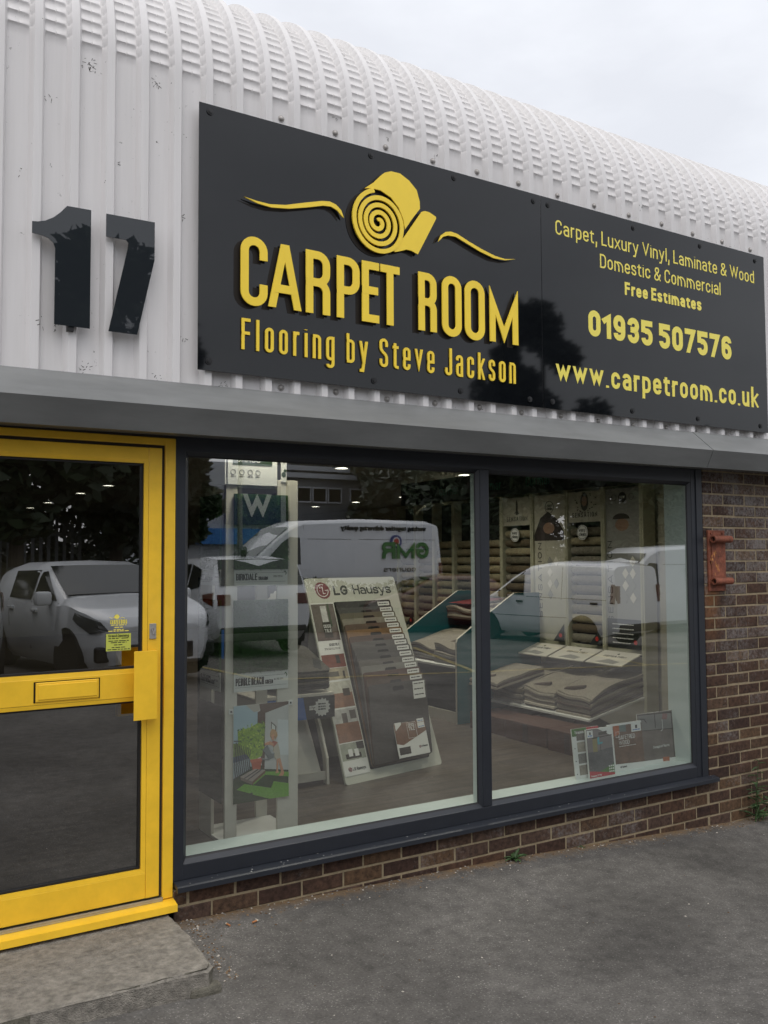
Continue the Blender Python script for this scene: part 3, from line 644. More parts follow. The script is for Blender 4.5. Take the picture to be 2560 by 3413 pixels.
b.add(A+B, [(i, (i+1) % n, n+(i+1) % n, n+i) for i in range(n)]+[tuple(range(n)), tuple(range(n, 2*n))], M_DOOR); b.build('door_sill', None, door)
# signs stuck on the door glass
FD = FRONT(0, .0245, 0)
b = mb(M_YEL2)
text(b, 'CARPET ROOM', FD, .019, .0034, width=.072, m=M_YEL2, x=1.056, z=1.4755, align='c', d1=.0005)
b.prism([(1.048+.011*math.cos(a), 1.507+.010*math.sin(a)) for a in [i*.42 for i in range(15)]], FD, 0, .0005, M_YEL2)
b.ribbon([(1.016, 1.505), (1.026, 1.502), (1.036, 1.504), (1.041, 1.500)], .0018, FD, 0, .0005, m=M_YEL2); b.ribbon([(1.064, 1.500), (1.07, 1.504), (1.082, 1.500)], .0018, FD, 0, .0005, m=M_YEL2)
for z, x0, x1 in ((1.469, 1.023, 1.089), (1.459, 1.038, 1.074), (1.449, 1.034, 1.078), (1.443, 1.012, 1.10)): microlines(b, FD, x0, x1, z, 1, .01, .004, M_YEL2, .0005)
tag(b.build('window_decal'), 'yellow carpet roll shop logo lettering on the glass of the yellow door', 'decal')
M_NOTE = mat('note_paper', (.55, .60, .10), .8); M_INK = mat('ink', (.015, .018, .015), .7)
b = mb(M_NOTE); b.box(1.002, 1.109, .0215, .0225, 1.360, 1.434, M_NOTE)
FN = FRONT(0, .0215, 0); text(b, 'Grand Opening', FN, .0115, .0016, width=.088, m=M_INK, x=1.0555, z=1.4195, align='c', d1=.0005)
for z, x0, x1 in ((1.412, 1.012, 1.055), (1.412, 1.068, 1.10), (1.401, 1.012, 1.10), (1.394, 1.022, 1.09), (1.384, 1.036, 1.072), (1.373, 1.026, 1.084), (1.3645, 1.008, 1.104)): microlines(b, FN, x0, x1, z, 1, .01, .0035, M_INK, .0005)
tag(b.build('opening_notice'), 'small yellow paper grand opening notice taped inside the door glass', 'notice')

# concrete door step
b = mb(M_CONC)
rs = random.Random(5)
def step():
    bm = bmesh.new()
    P = [(-1.2, .02), (1.272, .02), (1.266, -.30), (1.262, -.585), (1.235, -.615), (.6, -.612), (-1.2, -.60)]
    top = [bm.verts.new((x, y, .217-.004*(y < -.5)-.004*(1.2-x))) for x, y in P]
    f = bm.faces.new(top); r = bmesh.ops.extrude_face_region(bm, geom=[f])
    for v in [g for g in r['geom'] if isinstance(g, bmesh.types.BMVert)]: v.co.z = -.1
    bmesh.ops.bevel(bm, geom=[e for e in bm.edges if all(v.co.z > .15 for v in e.verts)], offset=.012, segments=3, affect='EDGES')
    bmesh.ops.subdivide_edges(bm, edges=[e for e in bm.edges if e.calc_length() > .25], cuts=14)
    for v in bm.verts:
        v.co += V3((rs.uniform(-1, 1), rs.uniform(-1, 1), rs.uniform(-1, 1)))*.0022
    bm.verts.index_update(); b.add([v.co[:] for v in bm.verts], [[v.index for v in f.verts] for f in bm.faces], M_CONC); bm.free()
step()
b.mi(mat('grimy_shaded_concrete', (.135, .125, .098), .95, var=.45, vscale=22, bump=.8, bscale=150)); ki = b.mi(MATS['grimy_shaded_concrete'])
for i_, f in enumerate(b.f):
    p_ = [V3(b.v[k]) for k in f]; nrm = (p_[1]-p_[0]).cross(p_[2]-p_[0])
    if nrm.length > 0 and abs(nrm.normalized().z) < .35: b.m[i_] = ki  # upright faces get darker concrete: riser shade painted in along with mossy grime
b.cbox(1.16, 1.288, -.628, -.565, .02, .152, .018, MATS['grimy_shaded_concrete'])   # broken lower course at the corner
tag(b.build('door_step'), 'worn grey concrete step with chipped corner below the yellow door', 'step')

# ------------------------------------------------------------ house number
def homeY(p, y, y0=-.10):   # same sight line measured on plane y0, moved to plane y keeps size in proportion
    k = (3.894+y)/(3.894+y0); return (p[0]*k, 1.7515+(p[1]-1.7515)*k)
FS = FRONT(0, -.105, 0)
def digit(pts, label, posts):
    b = mb(M_DIGIT); b.prism(pts, FRONT(0, -.112, 0), 0, .005, M_DIGIT); o = tag(b.build('house_number_digit'), label, 'number', 'raised house number digits')
    for x, z in posts: b = mb(M_BLACK); b.box(x-.012, x+.012, -.111, YP, z-.03, z+.03, M_BLACK); b.build('fixing_post', None, o)
digit([(.651, 3.135), (.674, 3.138), (.702, 3.147), (.735, 3.168), (.762, 3.195), (.787, 3.226), (.885, 3.228), (.885, 2.722), (.742, 2.722), (.742, 3.040), (.735, 3.060), (.717, 3.076), (.690, 3.084), (.651, 3.087)],
      'raised dark grey digit one on the white cladding left of the shop sign', [(.81, 2.735), (.81, 3.1)])
digit([(.948, 3.226), (1.157, 3.229), (1.157, 3.060), (1.084, 2.722), (.962, 2.722), (1.040, 3.090), (1.043, 3.118), (1.033, 3.128), (.948, 3.128)],
      'raised dark grey digit seven on the white cladding left of the shop sign', [(1.09, 2.9), (1.09, 3.15)])

# ------------------------------------------------------------ fascia sign
def sign(x0, x1, label):
    b = mb(M_SIGN); b.cbox(x0, x1, -.105, -.101, 2.603, 3.834, .0008, M_SIGN)
    o = tag(b.build('sign_board'), label, 'sign', 'black fascia sign boards')
    b = mb(M_ALU)
    for zz in (2.75, 3.2, 3.66): b.box(x0+.02, x1-.02, -.1005, -.0925, zz-.02, zz+.02, M_ALU)
    b.build('fixing_rail', None, o)
    nsc = 4 if x1 < 3.6 else 5
    xsn = [(1.412, 3.799), (2.27, 3.799), (2.79, 3.80), (3.35, 3.79), (1.412, 2.645), (2.28, 2.645), (2.82, 2.645), (3.30, 2.643)] if x1 < 3.6 else [(3.46, 3.79), (4.16, 3.79), (4.78, 3.79), (5.35, 3.79), (3.47, 2.645), (4.12, 2.645), (4.72, 2.645), (5.36, 2.645)]
    for x, z in xsn:
        b = mb(M_BLACK); b.disc((x, -.105, z), (0, -1, 0), 0, .016, 0, .005, M_BLACK, 14); b.disc((x, -.110, z), (0, -1, 0), 0, .009, 0, .004, M_BLACK, 6); b.build('screw', None, o)
    return o
sg1 = sign(1.360, 3.4015, 'gloss black shop sign board with yellow carpet roll logo and raised name letters')
sg2 = sign(3.4045, 5.446, 'gloss black shop sign board with yellow phone number and web address')
YL = -.122
FL = FRONT(0, -.119, 0); FSH = FRONT(0, -.1052, 0)
bl = mb(M_YEL); bs = mb(M_SHADOW)
for c, x0, x1 in [('C', 1.564, 1.699), ('A', 1.708, 1.871), ('R', 1.900, 2.032), ('P', 2.070, 2.199), ('E', 2.213, 2.313), ('T', 2.321, 2.437), ('R', 2.553, 2.668), ('O', 2.703, 2.831), ('O', 2.853, 2.988), ('M', 3.023, 3.224)]:
    over = .009 if c in 'CO' else 0
    (a, z0), (e, z1) = homeY((x0, 2.940-over), -.119), homeY((x1, 3.249+over), -.119)
    text(bl, c, FL, z1-z0, .0395, width=(e-a), m=M_YEL, x=a, z=z0, d1=.006)
    text(bs, c, FSH, z1-z0, .0410, width=(e-a)+.0015, m=M_SHADOW, x=a-.027, z=z0-.014, d0=0, d1=.0006)
b = bl
b.build('lettering', None, sg1); b = mb(M_YEL)
text(b, 'Flooring by Steve Jackson', FRONT(0, -.108, 0), .146, .0147, width=1.629, gap=.20, xh=.80, m=M_YEL, x=1.567, z=2.719, d0=-.002, d1=.004, space=.50)
text(bs, 'Flooring by Steve Jackson', FSH, .149, .0180, width=1.634, gap=.165, xh=.80, m=M_SHADOW, x=1.5615, z=2.7160, d0=0, d1=.0004, space=.50)
b.build('lettering', None, sg1)
# roll logo
lg = mb(M_YEL)
roll = [(2.220, 3.612), (2.271, 3.652), (2.316, 3.699), (2.339, 3.719), (2.377, 3.734), (2.431, 3.735), (2.486, 3.710), (2.533, 3.670), (2.552, 3.613), (2.553, 3.574), (2.508, 3.517), (2.460, 3.448), (2.449, 3.499), (2.422, 3.553), (2.377, 3.596), (2.316, 3.620), (2.263, 3.621)]
tail = [(2.564, 3.561), (2.584, 3.569), (2.612, 3.568), (2.654, 3.552), (2.656, 3.543), (2.538, 3.330), (2.498, 3.342), (2.467, 3.343), (2.436, 3.330), (2.4, 3.318), (2.385, 3.322), (2.405, 3.351), (2.460, 3.414)]
sp = []
cx, cz = 2.297, 3.452
for i in range(150):
    t = i/149; th = R(110)-t*2*math.pi*4.02; r = .012+.143*t
    # rounder turns, the outer one leaning to the lower right where the carpet runs off
    sp.append((cx+r*1.02*math.cos(th)+.012*t, cz+r*1.06*math.sin(th)))
swR = [(2.669, 3.423), (2.684, 3.457), (2.717, 3.483), (2.75, 3.491), (2.792, 3.487), (2.867, 3.460), (2.962, 3.432), (3.049, 3.412), (3.121, 3.407), (3.195, 3.420), (3.12, 3.400), (3.04, 3.398), (2.944, 3.418), (2.859, 3.445), (2.783, 3.469), (2.733, 3.467), (2.70, 3.454)]
swL = [(1.57, 3.430), (1.632, 3.423), (1.703, 3.421), (1.782, 3.434), (1.882, 3.466), (1.978, 3.495), (2.02, 3.501), (2.055, 3.493), (2.084, 3.470), (2.099, 3.435), (2.087, 3.442), (2.062, 3.465), (2.027, 3.477), (1.985, 3.473), (1.896, 3.446), (1.801, 3.420), (1.709, 3.407), (1.639, 3.412)]
for k, P in enumerate((roll, tail, swR, swL)):
    lg.prism(P, FL, 0, .006+.0003*k, M_YEL)
    bs.prism([(x-.026, z-.015) for x, z in P], FSH, 0, .0005+.0001*k, M_SHADOW)
wd = lambda t: .0225 if t > .06 else .015+.0075*t/.06
lg.ribbon(sp, wd, FL, 0, .0072, m=M_YEL); bs.ribbon([(x-.026, z-.015) for x, z in sp], .026, FSH, 0, .0009, m=M_SHADOW)
lg.build('roll_logo', None, sg1)
bs.build('printed_letter_shadow', None, sg1)
F2 = FRONT(0, -.1052, 0)
b = mb(M_YEL2); text(b, 'Carpet, Luxury Vinyl, Laminate & Wood', F2, .0855, .0098, width=1.818, gap=.15, m=M_YEL2, x=3.514, z=3.630, d1=.0006); b.build('lettering', None, sg2)
b = mb(M_YEL2); text(b, 'Domestic & Commercial', F2, .0855, .0098, width=1.107, gap=.15, m=M_YEL2, x=3.868, z=3.492, d1=.0006); b.build('lettering', None, sg2)
b = mb(M_YEL2); text(b, 'Free Estimates', F2, .080, .0165, width=.704, gap=.14, m=M_YEL2, x=4.074, z=3.359, d1=.0006); b.build('lettering', None, sg2)
b = mb(M_YEL2); text(b, '01935 507576', F2, .157, .036, width=1.308, gap=.13, m=M_YEL2, x=3.763, z=3.066, d1=.0006); b.build('lettering', None, sg2)
b = mb(M_YEL2); text(b, 'www.carpetroom.co.uk', F2, .140, .0235, width=1.838, gap=.16, m=M_YEL2, x=3.503, z=2.768, d1=.0006, xh=.72); b.build('lettering', None, sg2)

# rusty gate bracket on the brick
br = thing('hinge_bracket', 'rusty orange painted iron gate bracket with two tube sockets bolted to the brick', 'bracket', (4.98, 0, 1.73))
b = mb(M_RUST); b.cbox(4.897, 5.065, -.020, -.007, 1.528, 1.930, .002, M_RUST); b.cbox(4.925, 5.063, -.026, -.0195, 1.60, 1.865, .002, M_RUST); b.build('plate', None, br)
for z in (1.871, 1.594):
    b = mb(M_RUST); b.disc((4.905, -.051, z), (1, 0, 0), .0165, .0235, 0, .178, M_RUST, 20); b.disc((4.93, -.051, z), (1, 0, 0), 0, .0164, 0, .12, M_DARK, 16); b.build('tube', None, br, smooth=40)
for x, z in ((4.925, 1.912), (5.04, 1.912), (4.92, 1.725), (5.045, 1.725)):
    b = mb(M_RUSTO); b.disc((x, -.02, z), (0, -1, 0), 0, .009, 0, .008, M_RUST, 6); b.build('bolt', None, br)
b = mb(M_RUSTO)   # patch where the paint has flaked
for i in range(26):
    t = rs.random(); cx_ = 4.957+.03*math.sin(t*7)+rs.uniform(-.018, .018); cz_ = 1.64+.15*t; q = rs.uniform(.003, .010)
    b.prism([(cx_+q*math.cos(a)*.5*rs.uniform(.6, 1.2), cz_+q*1.6*math.sin(a)*rs.uniform(.6, 1.2)) for a in [j*.9 for j in range(7)]], FRONT(0, -.026, 0), 0, .0004+.00005*i, M_RUSTO)
b.build('bare_rust_patch', None, br)['kind'] = 'stuff'

# ------------------------------------------------------------ the yard behind the photographer (seen in the glass)
def interp(t, x): return lerpt(t, x)
class Car:
    def __init__(s, spec):
        s.lampin = .86; s.__dict__.update(spec); s.zr = max(z for x, z in s.top)
    def ring(s, x):
        zt = interp(s.top, x); hw = s.w*interp(s.plan, x); zb = interp(s.under, x); bl = min(s.belt, zt-.05)
        P = [(0, zb), (.88*hw, zb), (.97*hw, zb+.10), (hw, zb+(bl-zb)*.45), (.99*hw, bl)]
        if zt > s.belt+.10:
            ins = s.tum*(zt-s.belt)/(s.zr-s.belt); P += [(.99*hw-ins*.8, zt-.11), (.985*hw-ins-.03, zt-.045), (.985*hw-ins-.13, zt-.008), (0, zt+.012)]
        else: P += [(.96*hw, zt-.03), (.90*hw, zt-.008), (.55*hw, zt+.004), (0, zt+.008)]
        return P
    def side(s, x, z):
        P = s.ring(x)
        for (y0, z0), (y1, z1) in zip(P, P[1:]):
            if z0 <= z <= z1 and z1 > z0: return y0+(y1-y0)*(z-z0)/(z1-z0)
        return P[4][0]
    def make(s, name, label, cat, loc, rz, paint, group=None):
        t = thing(name, label, cat, loc, rz, group)
        x0, x1 = s.top[0][0], s.top[-1][0]
        xs = sorted(set([x for x, z in s.top]+[x0+(x1-x0)*i/36 for i in range(37)]))
        V = []; n = 9
        for x in xs:
            P = s.ring(x); V += [(x, y, z) for y, z in P]+[(x, -y, z) for y, z in P[-2:0:-1]]
        k = 16; F = [(i*k+j, i*k+(j+1) % k, (i+1)*k+(j+1) % k, (i+1)*k+j) for i in range(len(xs)-1) for j in range(k)]+[tuple(range(k)), tuple(range((len(xs)-1)*k, len(xs)*k))]
        mb(paint).add(V, F, paint).build('body', None, t, smooth=35, local=True)
        S3 = lambda p, sg, off=.008: (p[0], sg*(s.side(*p)+off), p[1])
        for sg in (1, -1):
            def patch(P, m, off):
                b = mb(m); c = (sum(p[0] for p in P)/len(P), sum(p[1] for p in P)/len(P)); ring = []
                for p, q in zip(P, P[1:]+P[:1]): ring += [(p[0]+(q[0]-p[0])*k/4, p[1]+(q[1]-p[1])*k/4) for k in range(4)]
                V = [S3((c[0]+(p[0]-c[0])*u, c[1]+(p[1]-c[1])*u), sg, off) for u in (.0001, .4, .7, 1) for p in ring]; n = len(ring)
                b.add(V, [(r*n+j, r*n+(j+1) % n, (r+1)*n+(j+1) % n, (r+1)*n+j) for r in range(3) for j in range(n)], m); return b
            for W in s.windows: patch(W, M_CGL, .012).build('side_window', None, t, local=True, smooth=30)
            for W in s.lines:
                b = mb(M_GAP); b.tube([S3(p, sg, .001) for p in W], .006, M_GAP, 4); b.build('door_seam', None, t, local=True)
            for q in s.handles: b = mb(M_GAP); b.cbox(q[0]-.09, q[0]+.09, sg*s.side(*q)-.03, sg*s.side(*q)+.03, q[1]-.02, q[1]+.02, .01, M_GAP if s.darktrim else paint); b.build('door_handle', None, t, local=True)
            if s.mirror:
                q = s.mirror; y = sg*(s.side(*q)+.13); b = mb(paint); b.cbox(q[0]-.07, q[0]+.07, min(y-.1, y+.1), max(y-.1, y+.1), q[1]-.08, q[1]+.09, .04, M_GAP if s.darktrim else paint); b.build('door_mirror', None, t, local=True, smooth=40)
            for P in s.headlights:
                b = patch(P, M_LAMP, .014); b.build('headlight', None, t, local=True)
            for P in s.taillights:
                b = patch(P, M_RLAMP, .014); xr = s.top[0][0]; zs = [p[1] for p in P]; yy = s.w*interp(s.plan, xr)
                b.cbox(xr-.012, xr+.05, min(sg*yy*.99, sg*yy*s.lampin), max(sg*yy*.99, sg*yy*s.lampin), min(zs)+.01, max(zs)-.03, .01, M_RLAMP); b.build('tail_light', None, t, local=True)
            for wx in s.wheels:
                y = sg*s.w*interp(s.plan, wx)
                b = mb(M_GAP); a = [(wx+(s.r+.075)*math.cos(R(d)), s.zw+(s.r+.075)*math.sin(R(d))) for d in range(-28, 209, 12)]
                b.prism(a, (V3((0, y, 0)), V3((1, 0, 0)), V3((0, 0, 1)), V3((0, sg, 0))), -.2, .006, M_DARK); b.build('wheel_arch', None, t, local=True)
                wq = mb(M_TYRE); wq.disc((wx, y-sg*.20, s.zw), (0, sg, 0), s.r*.62, s.r, 0, .20, M_TYRE, 28); wo = wq.build('wheel', None, t, local=True, smooth=40)
                rq = mb(M_RIM); rq.disc((wx, y-sg*.03, s.zw), (0, sg, 0), 0, s.r*.62, 0, .01, M_RIM if not s.darktrim else M_STEEL, 24)
                rq.build('rim', None, wo, local=True)
        def across(xa, xb, name, m, k=.93, trim=.06, off=.012):
            za, zb_ = interp(s.top, xa), interp(s.top, xb); nrm = V3((zb_-za, 0, xa-xb)).normalized()
            if nrm.z < 0: nrm = -nrm
            ya = s.side(xa, za-.10)*k; yb = s.side(xb, zb_-.10)*k
            V = [];
            for j in range(7):
                u = -1+2*j/6; dome = .012*(1-u*u)
                V += [tuple(V3((xa, ya*u, za+dome))+nrm*off), tuple(V3((xb, yb*u, zb_+dome))+nrm*off)]
            b = mb(m); b.add(V, [(2*j, 2*j+1, 2*j+3, 2*j+2) for j in range(6)], m); b.build(name, None, t, local=True, smooth=True)
        across(*s.screen, 'windscreen', M_CGL)
        if s.rearscreen: across(*s.rearscreen, 'rear_window', M_CGL)
        return t
    def plate(s, t, front, z, txt, m=M_PLATE):
        x = s.top[0][0]+.012 if front else s.top[-1][0]-.012; d = 1 if front else -1
        fr = (V3((x, 0, z)), V3((0, d, 0)), V3((0, 0, 1)), V3((d, 0, 0)))
        b = mb(m); b.prism([(-.26, 0), (.26, 0), (.26, .11), (-.26, .11)], fr, 0, .008, m); text(b, txt, fr, .08, .012, width=.44, m=M_BLACK, x=0, z=.015, align='c', d0=.007, d1=.009); b.build('number_plate', None, t, local=True)
# note: top profiles run nose (+x) to tail (-x) so they are stored tail first for interpolation
def T(l): return sorted(l)
hatch = Car(dict(w=.86, belt=.92, tum=.17, zw=.30, r=.30, wheels=[1.22, -1.25], darktrim=False, mirror=(.72, 1.0),
    top=T([(1.98, .70), (1.90, .80), (1.62, .90), (1.0, 1.04), (.25, 1.38), (-.15, 1.455), (-.9, 1.45), (-1.55, 1.36), (-1.85, 1.06), (-1.98, .92)]),
    under=T([(1.98, .28), (1.6, .19), (-1.6, .19), (-1.98, .32)]), plan=T([(1.98, .66), (1.84, .82), (1.5, .96), (1.0, 1), (-1.2, 1), (-1.8, .92), (-1.98, .82)]),
    windows=[[(.86, .98), (.10, .97), (.10, 1.32), (.22, 1.33)], [(.02, .97), (-.80, .98), (-.82, 1.33), (.02, 1.345)]], lines=[[(.92, .95), (.85, .35)], [(.05, .95), (.05, .35)], [(-.85, .95), (-.75, .6)]], handles=[(.2, .84), (-.7, .85)],
    headlights=[[(1.93, .66), (1.86, .76), (1.45, .86), (1.40, .78), (1.72, .62)]], taillights=[[(-1.78, .75), (-1.62, .8), (-1.64, 1.05), (-1.80, 1.02)]], screen=(1.0, .22), rearscreen=(-1.84, -1.53)))
suv = Car(dict(lampin=.72, w=.92, belt=1.02, tum=.17, zw=.34, r=.34, wheels=[1.36, -1.36], darktrim=False, mirror=(.75, 1.1),
    top=T([(2.24, .82), (2.12, .95), (1.2, 1.08), (.45, 1.48), (.0, 1.64), (-1.0, 1.67), (-1.9, 1.60), (-2.10, 1.22), (-2.22, 1.0)]),
    under=T([(2.24, .32), (1.8, .22), (-1.8, .24), (-2.22, .42)]), plan=T([(2.24, .72), (2.0, .9), (1.4, 1), (-1.6, 1), (-2.0, .95), (-2.22, .88)]),
    windows=[[(1.0, 1.08), (.12, 1.07), (.12, 1.50), (.42, 1.42)], [(.04, 1.07), (-.84, 1.08), (-.86, 1.54), (.04, 1.52)], [(-.92, 1.08), (-1.55, 1.16), (-1.45, 1.45), (-.94, 1.53)]], lines=[[(.08, 1.02), (.08, .4)], [(-.88, 1.02), (-.8, .6)]], handles=[(.25, .95), (-.7, .96)],
    headlights=[[(2.18, .76), (2.1, .88), (1.65, .95), (1.7, .84)]], taillights=[[(-2.12, .86), (-1.78, .94), (-1.76, 1.04), (-2.10, 1.08)]], screen=(1.2, .30), rearscreen=(-2.12, -1.88)))
smallvan = Car(dict(w=.85, belt=1.02, tum=.10, zw=.31, r=.31, wheels=[1.42, -1.30], darktrim=True, mirror=(.82, 1.1),
    top=T([(2.14, .75), (2.02, .90), (1.35, 1.06), (.65, 1.52), (.2, 1.74), (-.5, 1.83), (-1.7, 1.80), (-2.05, 1.72), (-2.13, 1.05)]),
    under=T([(2.14, .32), (1.8, .24), (-1.8, .26), (-2.13, .38)]), plan=T([(2.14, .72), (1.9, .88), (1.4, 1), (-1.9, 1), (-2.08, .97), (-2.13, .93)]),
    windows=[[(1.12, 1.10), (.30, 1.08), (.30, 1.62), (.48, 1.50), (.62, 1.42)]], lines=[[(.22, 1.7), (.22, .4)], [(.22, 1.05), (-1.9, 1.02)], [(-.75, 1.7), (-.75, 1.0)], [(1.2, .62), (-.9, .62)]], handles=[(.42, .94), (-1.6, .95)],
    headlights=[[(2.06, .72), (1.98, .84), (1.62, .98), (1.62, .84)]], taillights=[[(-2.10, .95), (-2.0, .95), (-2.0, 1.35), (-2.10, 1.35)]], screen=(1.34, .66), rearscreen=None))
K = 1.18
X_ = lambda l: [(x*K, z) for x, z in l]
bigvan = Car(dict(w=1.0, belt=1.22, tum=.12, zw=.36, r=.35, wheels=[1.95*K, -1.75*K], darktrim=True, mirror=(1.72*K, 1.35),
    top=T(X_([(2.80, .85), (2.70, 1.10), (2.28, 1.30), (1.62, 1.98), (1.25, 2.30), (.95, 2.44), (-.5, 2.52), (-2.4, 2.50), (-2.72, 2.40), (-2.80, 1.2)])),
    under=T(X_([(2.8, .35), (2.4, .25), (-2.4, .28), (-2.80, .40)])), plan=T(X_([(2.80, .76), (2.5, .92), (2.0, 1), (-2.6, 1), (-2.80, .95)])),
    windows=[X_([(1.95, 1.32), (1.05, 1.28), (1.05, 1.98), (1.30, 2.0), (1.5, 1.84)])], lines=[X_([(.95, 2.3), (.95, .4)]), X_([(-.35, 2.42), (-.35, .45)]), X_([(.85, 1.95), (-.25, 1.95)]), X_([(-.45, 1.95), (-2.6, 1.95)]), X_([(2.0, 1.15), (-2.7, 1.12)])], handles=[(1.2*K, 1.1)],
    headlights=[X_([(2.72, .82), (2.6, 1.0), (2.2, 1.16), (2.25, .95)])], taillights=[X_([(-2.78, .9), (-2.68, .9), (-2.68, 1.3), (-2.78, 1.3)])], screen=(2.26*K, 1.30*K), rearscreen=None))
def at(x, y): return (x, y, gz(x, y))
hA = hatch.make('parked_car', 'white small hatchback with its nose to the shop, reflected in the door glass', 'car', at(2.98, -8.35), R(81), M_CARW)
hatch.plate(hA, True, .42, 'WN12 KXA', M_WHITE)
b = mb(M_RIM); text(b, 'KIA', (V3((1.985, 0, .66)), V3((0, 1, 0)), V3((0, 0, 1)), V3((1, 0, 0))), .05, .008, m=M_RIM, align='c', d0=-.05, d1=.01); b.build('badge', None, hA, local=True)
b = mb(M_BLACK); b.cbox(1.93, 1.99, -.42, .42, .30, .50, .02, M_BLACK); b.build('grille', None, hA, local=True)
for sg in (-1, 1): b = mb(M_BLACK); b.cbox(1.80, 1.90, sg*.64-.12, sg*.64+.12, .30, .48, .03, M_BLACK); b.build('fog_lamp_surround', None, hA, local=True)
sA = suv.make('parked_car', 'white estate car with its tailgate to the shop, reflected in the left window pane', 'car', at(6.08, -11.75), R(-88), M_CARW)
suv.plate(sA, False, .72, 'NAL 5')
b = mb(M_BLACK); b.cbox(-1.35, -1.15, -.02, .02, 1.66, 1.78, .015, M_BLACK); b.build('roof_aerial', None, sA, local=True)
b = mb(M_BLACK); b.cbox(-2.24, -2.16, -.75, .75, .42, .52, .02, M_BLACK); b.build('bumper_trim', None, sA, local=True)
suv.make('parked_car', 'grey car with red tail lights beside the white hatchback', 'car', at(.62, -8.0), R(-90), M_CARG)
hatch.make('parked_car', 'dark red hatchback parked beyond the small white van, reflected in the window', 'car', at(13.2, -15.2), R(195), M_CARR)
cA = smallvan.make('parked_van', 'small plain white van parked tail to the shop, reflected in the right window pane', 'van', at(14.05, -11.3), R(-99), M_CARW)
b = mb(M_GAP); b.cbox(-2.17, -2.10, -.72, .72, .36, .52, .03, M_GAP); b.build('rear_bumper', None, cA, local=True)
smallvan.plate(cA, False, .60, 'WV08 TLE')
gA = bigvan.make('parked_van', 'long white high roof courier van with green lettering parked behind a low hedge', 'van', (11.6, -18.0, .34), R(180), M_CARW)
SR = (V3((0, -1.006, 0)), V3((1, 0, 0)), V3((0, 0, 1)), V3((0, -1, 0)))
M_GRN = mat('livery_green', (.03, .17, .03), .4); M_BLU = mat('livery_blue', (.03, .05, .22), .4); M_RED = mat('livery_red', (.45, .03, .02), .4)
b = mb(M_GRN); text(b, 'GMR', SR, .46, .105, width=1.55, m=M_GRN, x=-2.8, z=1.42, gap=.10, d0=-.02, d1=.01)
c0 = V3((-1.72, -.985, 1.90)); b.disc(c0, (0, -1, 0), .12, .18, -.05, .012, M_BLU, 24); b.disc(c0, (0, -1, 0), .06, .12, -.05, .0115, M_WHITE, 24); b.disc(c0, (0, -1, 0), 0, .085, -.05, .014, M_RED, 20)
text(b, 'couriers', SR, .14, .016, width=1.05, m=M_INK, x=-2.35, z=1.06, gap=.3, d0=-.04, d1=.01)
SR2 = (V3((0, -.945, 2.20)), V3((1, 0, 0)), V3((0, .16, 1)).normalized(), V3((0, -1, .1)).normalized())
text(b, 'working together delivering quality', SR2, .13, .015, width=2.75, m=M_INK, x=-2.75, z=0, gap=.2, d0=-.06, d1=.02)
b.build('livery', None, gA, local=True)
tA = bigvan.make('parked_van', 'white panel van with dark tiler lettering half hidden behind the small white van', 'van', at(20.9, -14.2), R(182), M_CARW)
b = mb(M_INK); text(b, 'Tiler', SR, .42, .075, width=1.15, m=M_INK, x=-1.0, z=1.52, d0=-.03, d1=.01); text(b, '42', SR, .30, .05, width=.4, m=M_INK, x=-1.75, z=1.52, d0=-.03, d1=.01)
for i in range(16):
    x, z = rs.uniform(-2.4, -.6), rs.uniform(.62, 1.25); b.prism([(x, z), (x+.1, z), (x+.1, z+.1), (x, z+.1)], SR, -.05, .012, (M_INK, M_RED, M_GAP)[i % 3])
b.build('livery', None, tA, local=True)

# trees: tapered trunk and limbs, crown of many leaf sized faces in clumps
def crown_mesh(name, seed, rx, rz_, n, leaf, m, nclump):
    r = random.Random(seed); b = mb(m); cl = []
    for i in range(nclump):
        while True:
            p = V3((r.uniform(-1, 1), r.uniform(-1, 1), r.uniform(-1, 1)))
            if .35 < p.length < 1: break
        cl.append((V3((p.x*rx*.85, p.y*rx*.85, p.z*rz_*.88)), r.uniform(.22, .42)*rx))
    for i in range(n):
        c, q = r.choice(cl); d = V3((r.gauss(0, 1), r.gauss(0, 1), r.gauss(0, .8))).normalized()*q*(r.random()**.4)
        p = c+d; a = V3((r.gauss(0, 1), r.gauss(0, 1), r.gauss(0, .6))).normalized(); e = a.cross(V3((r.gauss(0, 1), r.gauss(0, 1), r.gauss(0, 1)))).normalized(); s_ = leaf*r.uniform(.6, 1.4)
        b.add([p-a*s_, p+e*s_*.45, p+a*s_, p-e*s_*.45], [(0, 1, 2, 3)], m)
    return b, cl
TREEV = []
def tree(x, y, h, rx, seed, label, m=0, leaf=.18, n=13000):
    z0 = gz(x, y); t = thing('broadleaf_tree', label, 'tree', (x, y, z0), 0, 'trees round the car park')
    rz_ = h*.40; zc = h-rz_*.98
    b, cl = crown_mesh('crown', seed, rx, rz_, n, leaf, M_LEAFS[m], 30)
    b.v = [(vx, vy, vz+zc) for vx, vy, vz in b.v]; b.build('crown', None, t, local=True, fixn=False)
    b = mb(M_BARK); b.tube([(0, 0, -.3), (.05, .03, zc*.5), (0, 0, zc), (.1, 0, zc+rz_*.6)], lambda u: .17*(1-.8*u), M_BARK)
    for c, q in cl[:9]: b.tube([(0, 0, zc*.75), tuple(c*.5+V3((0, 0, zc*.95))), tuple(c+V3((0, 0, zc)))], lambda u: .07*(1-.8*u), M_BARK, 5)
    b.build('trunk', None, t, local=True)
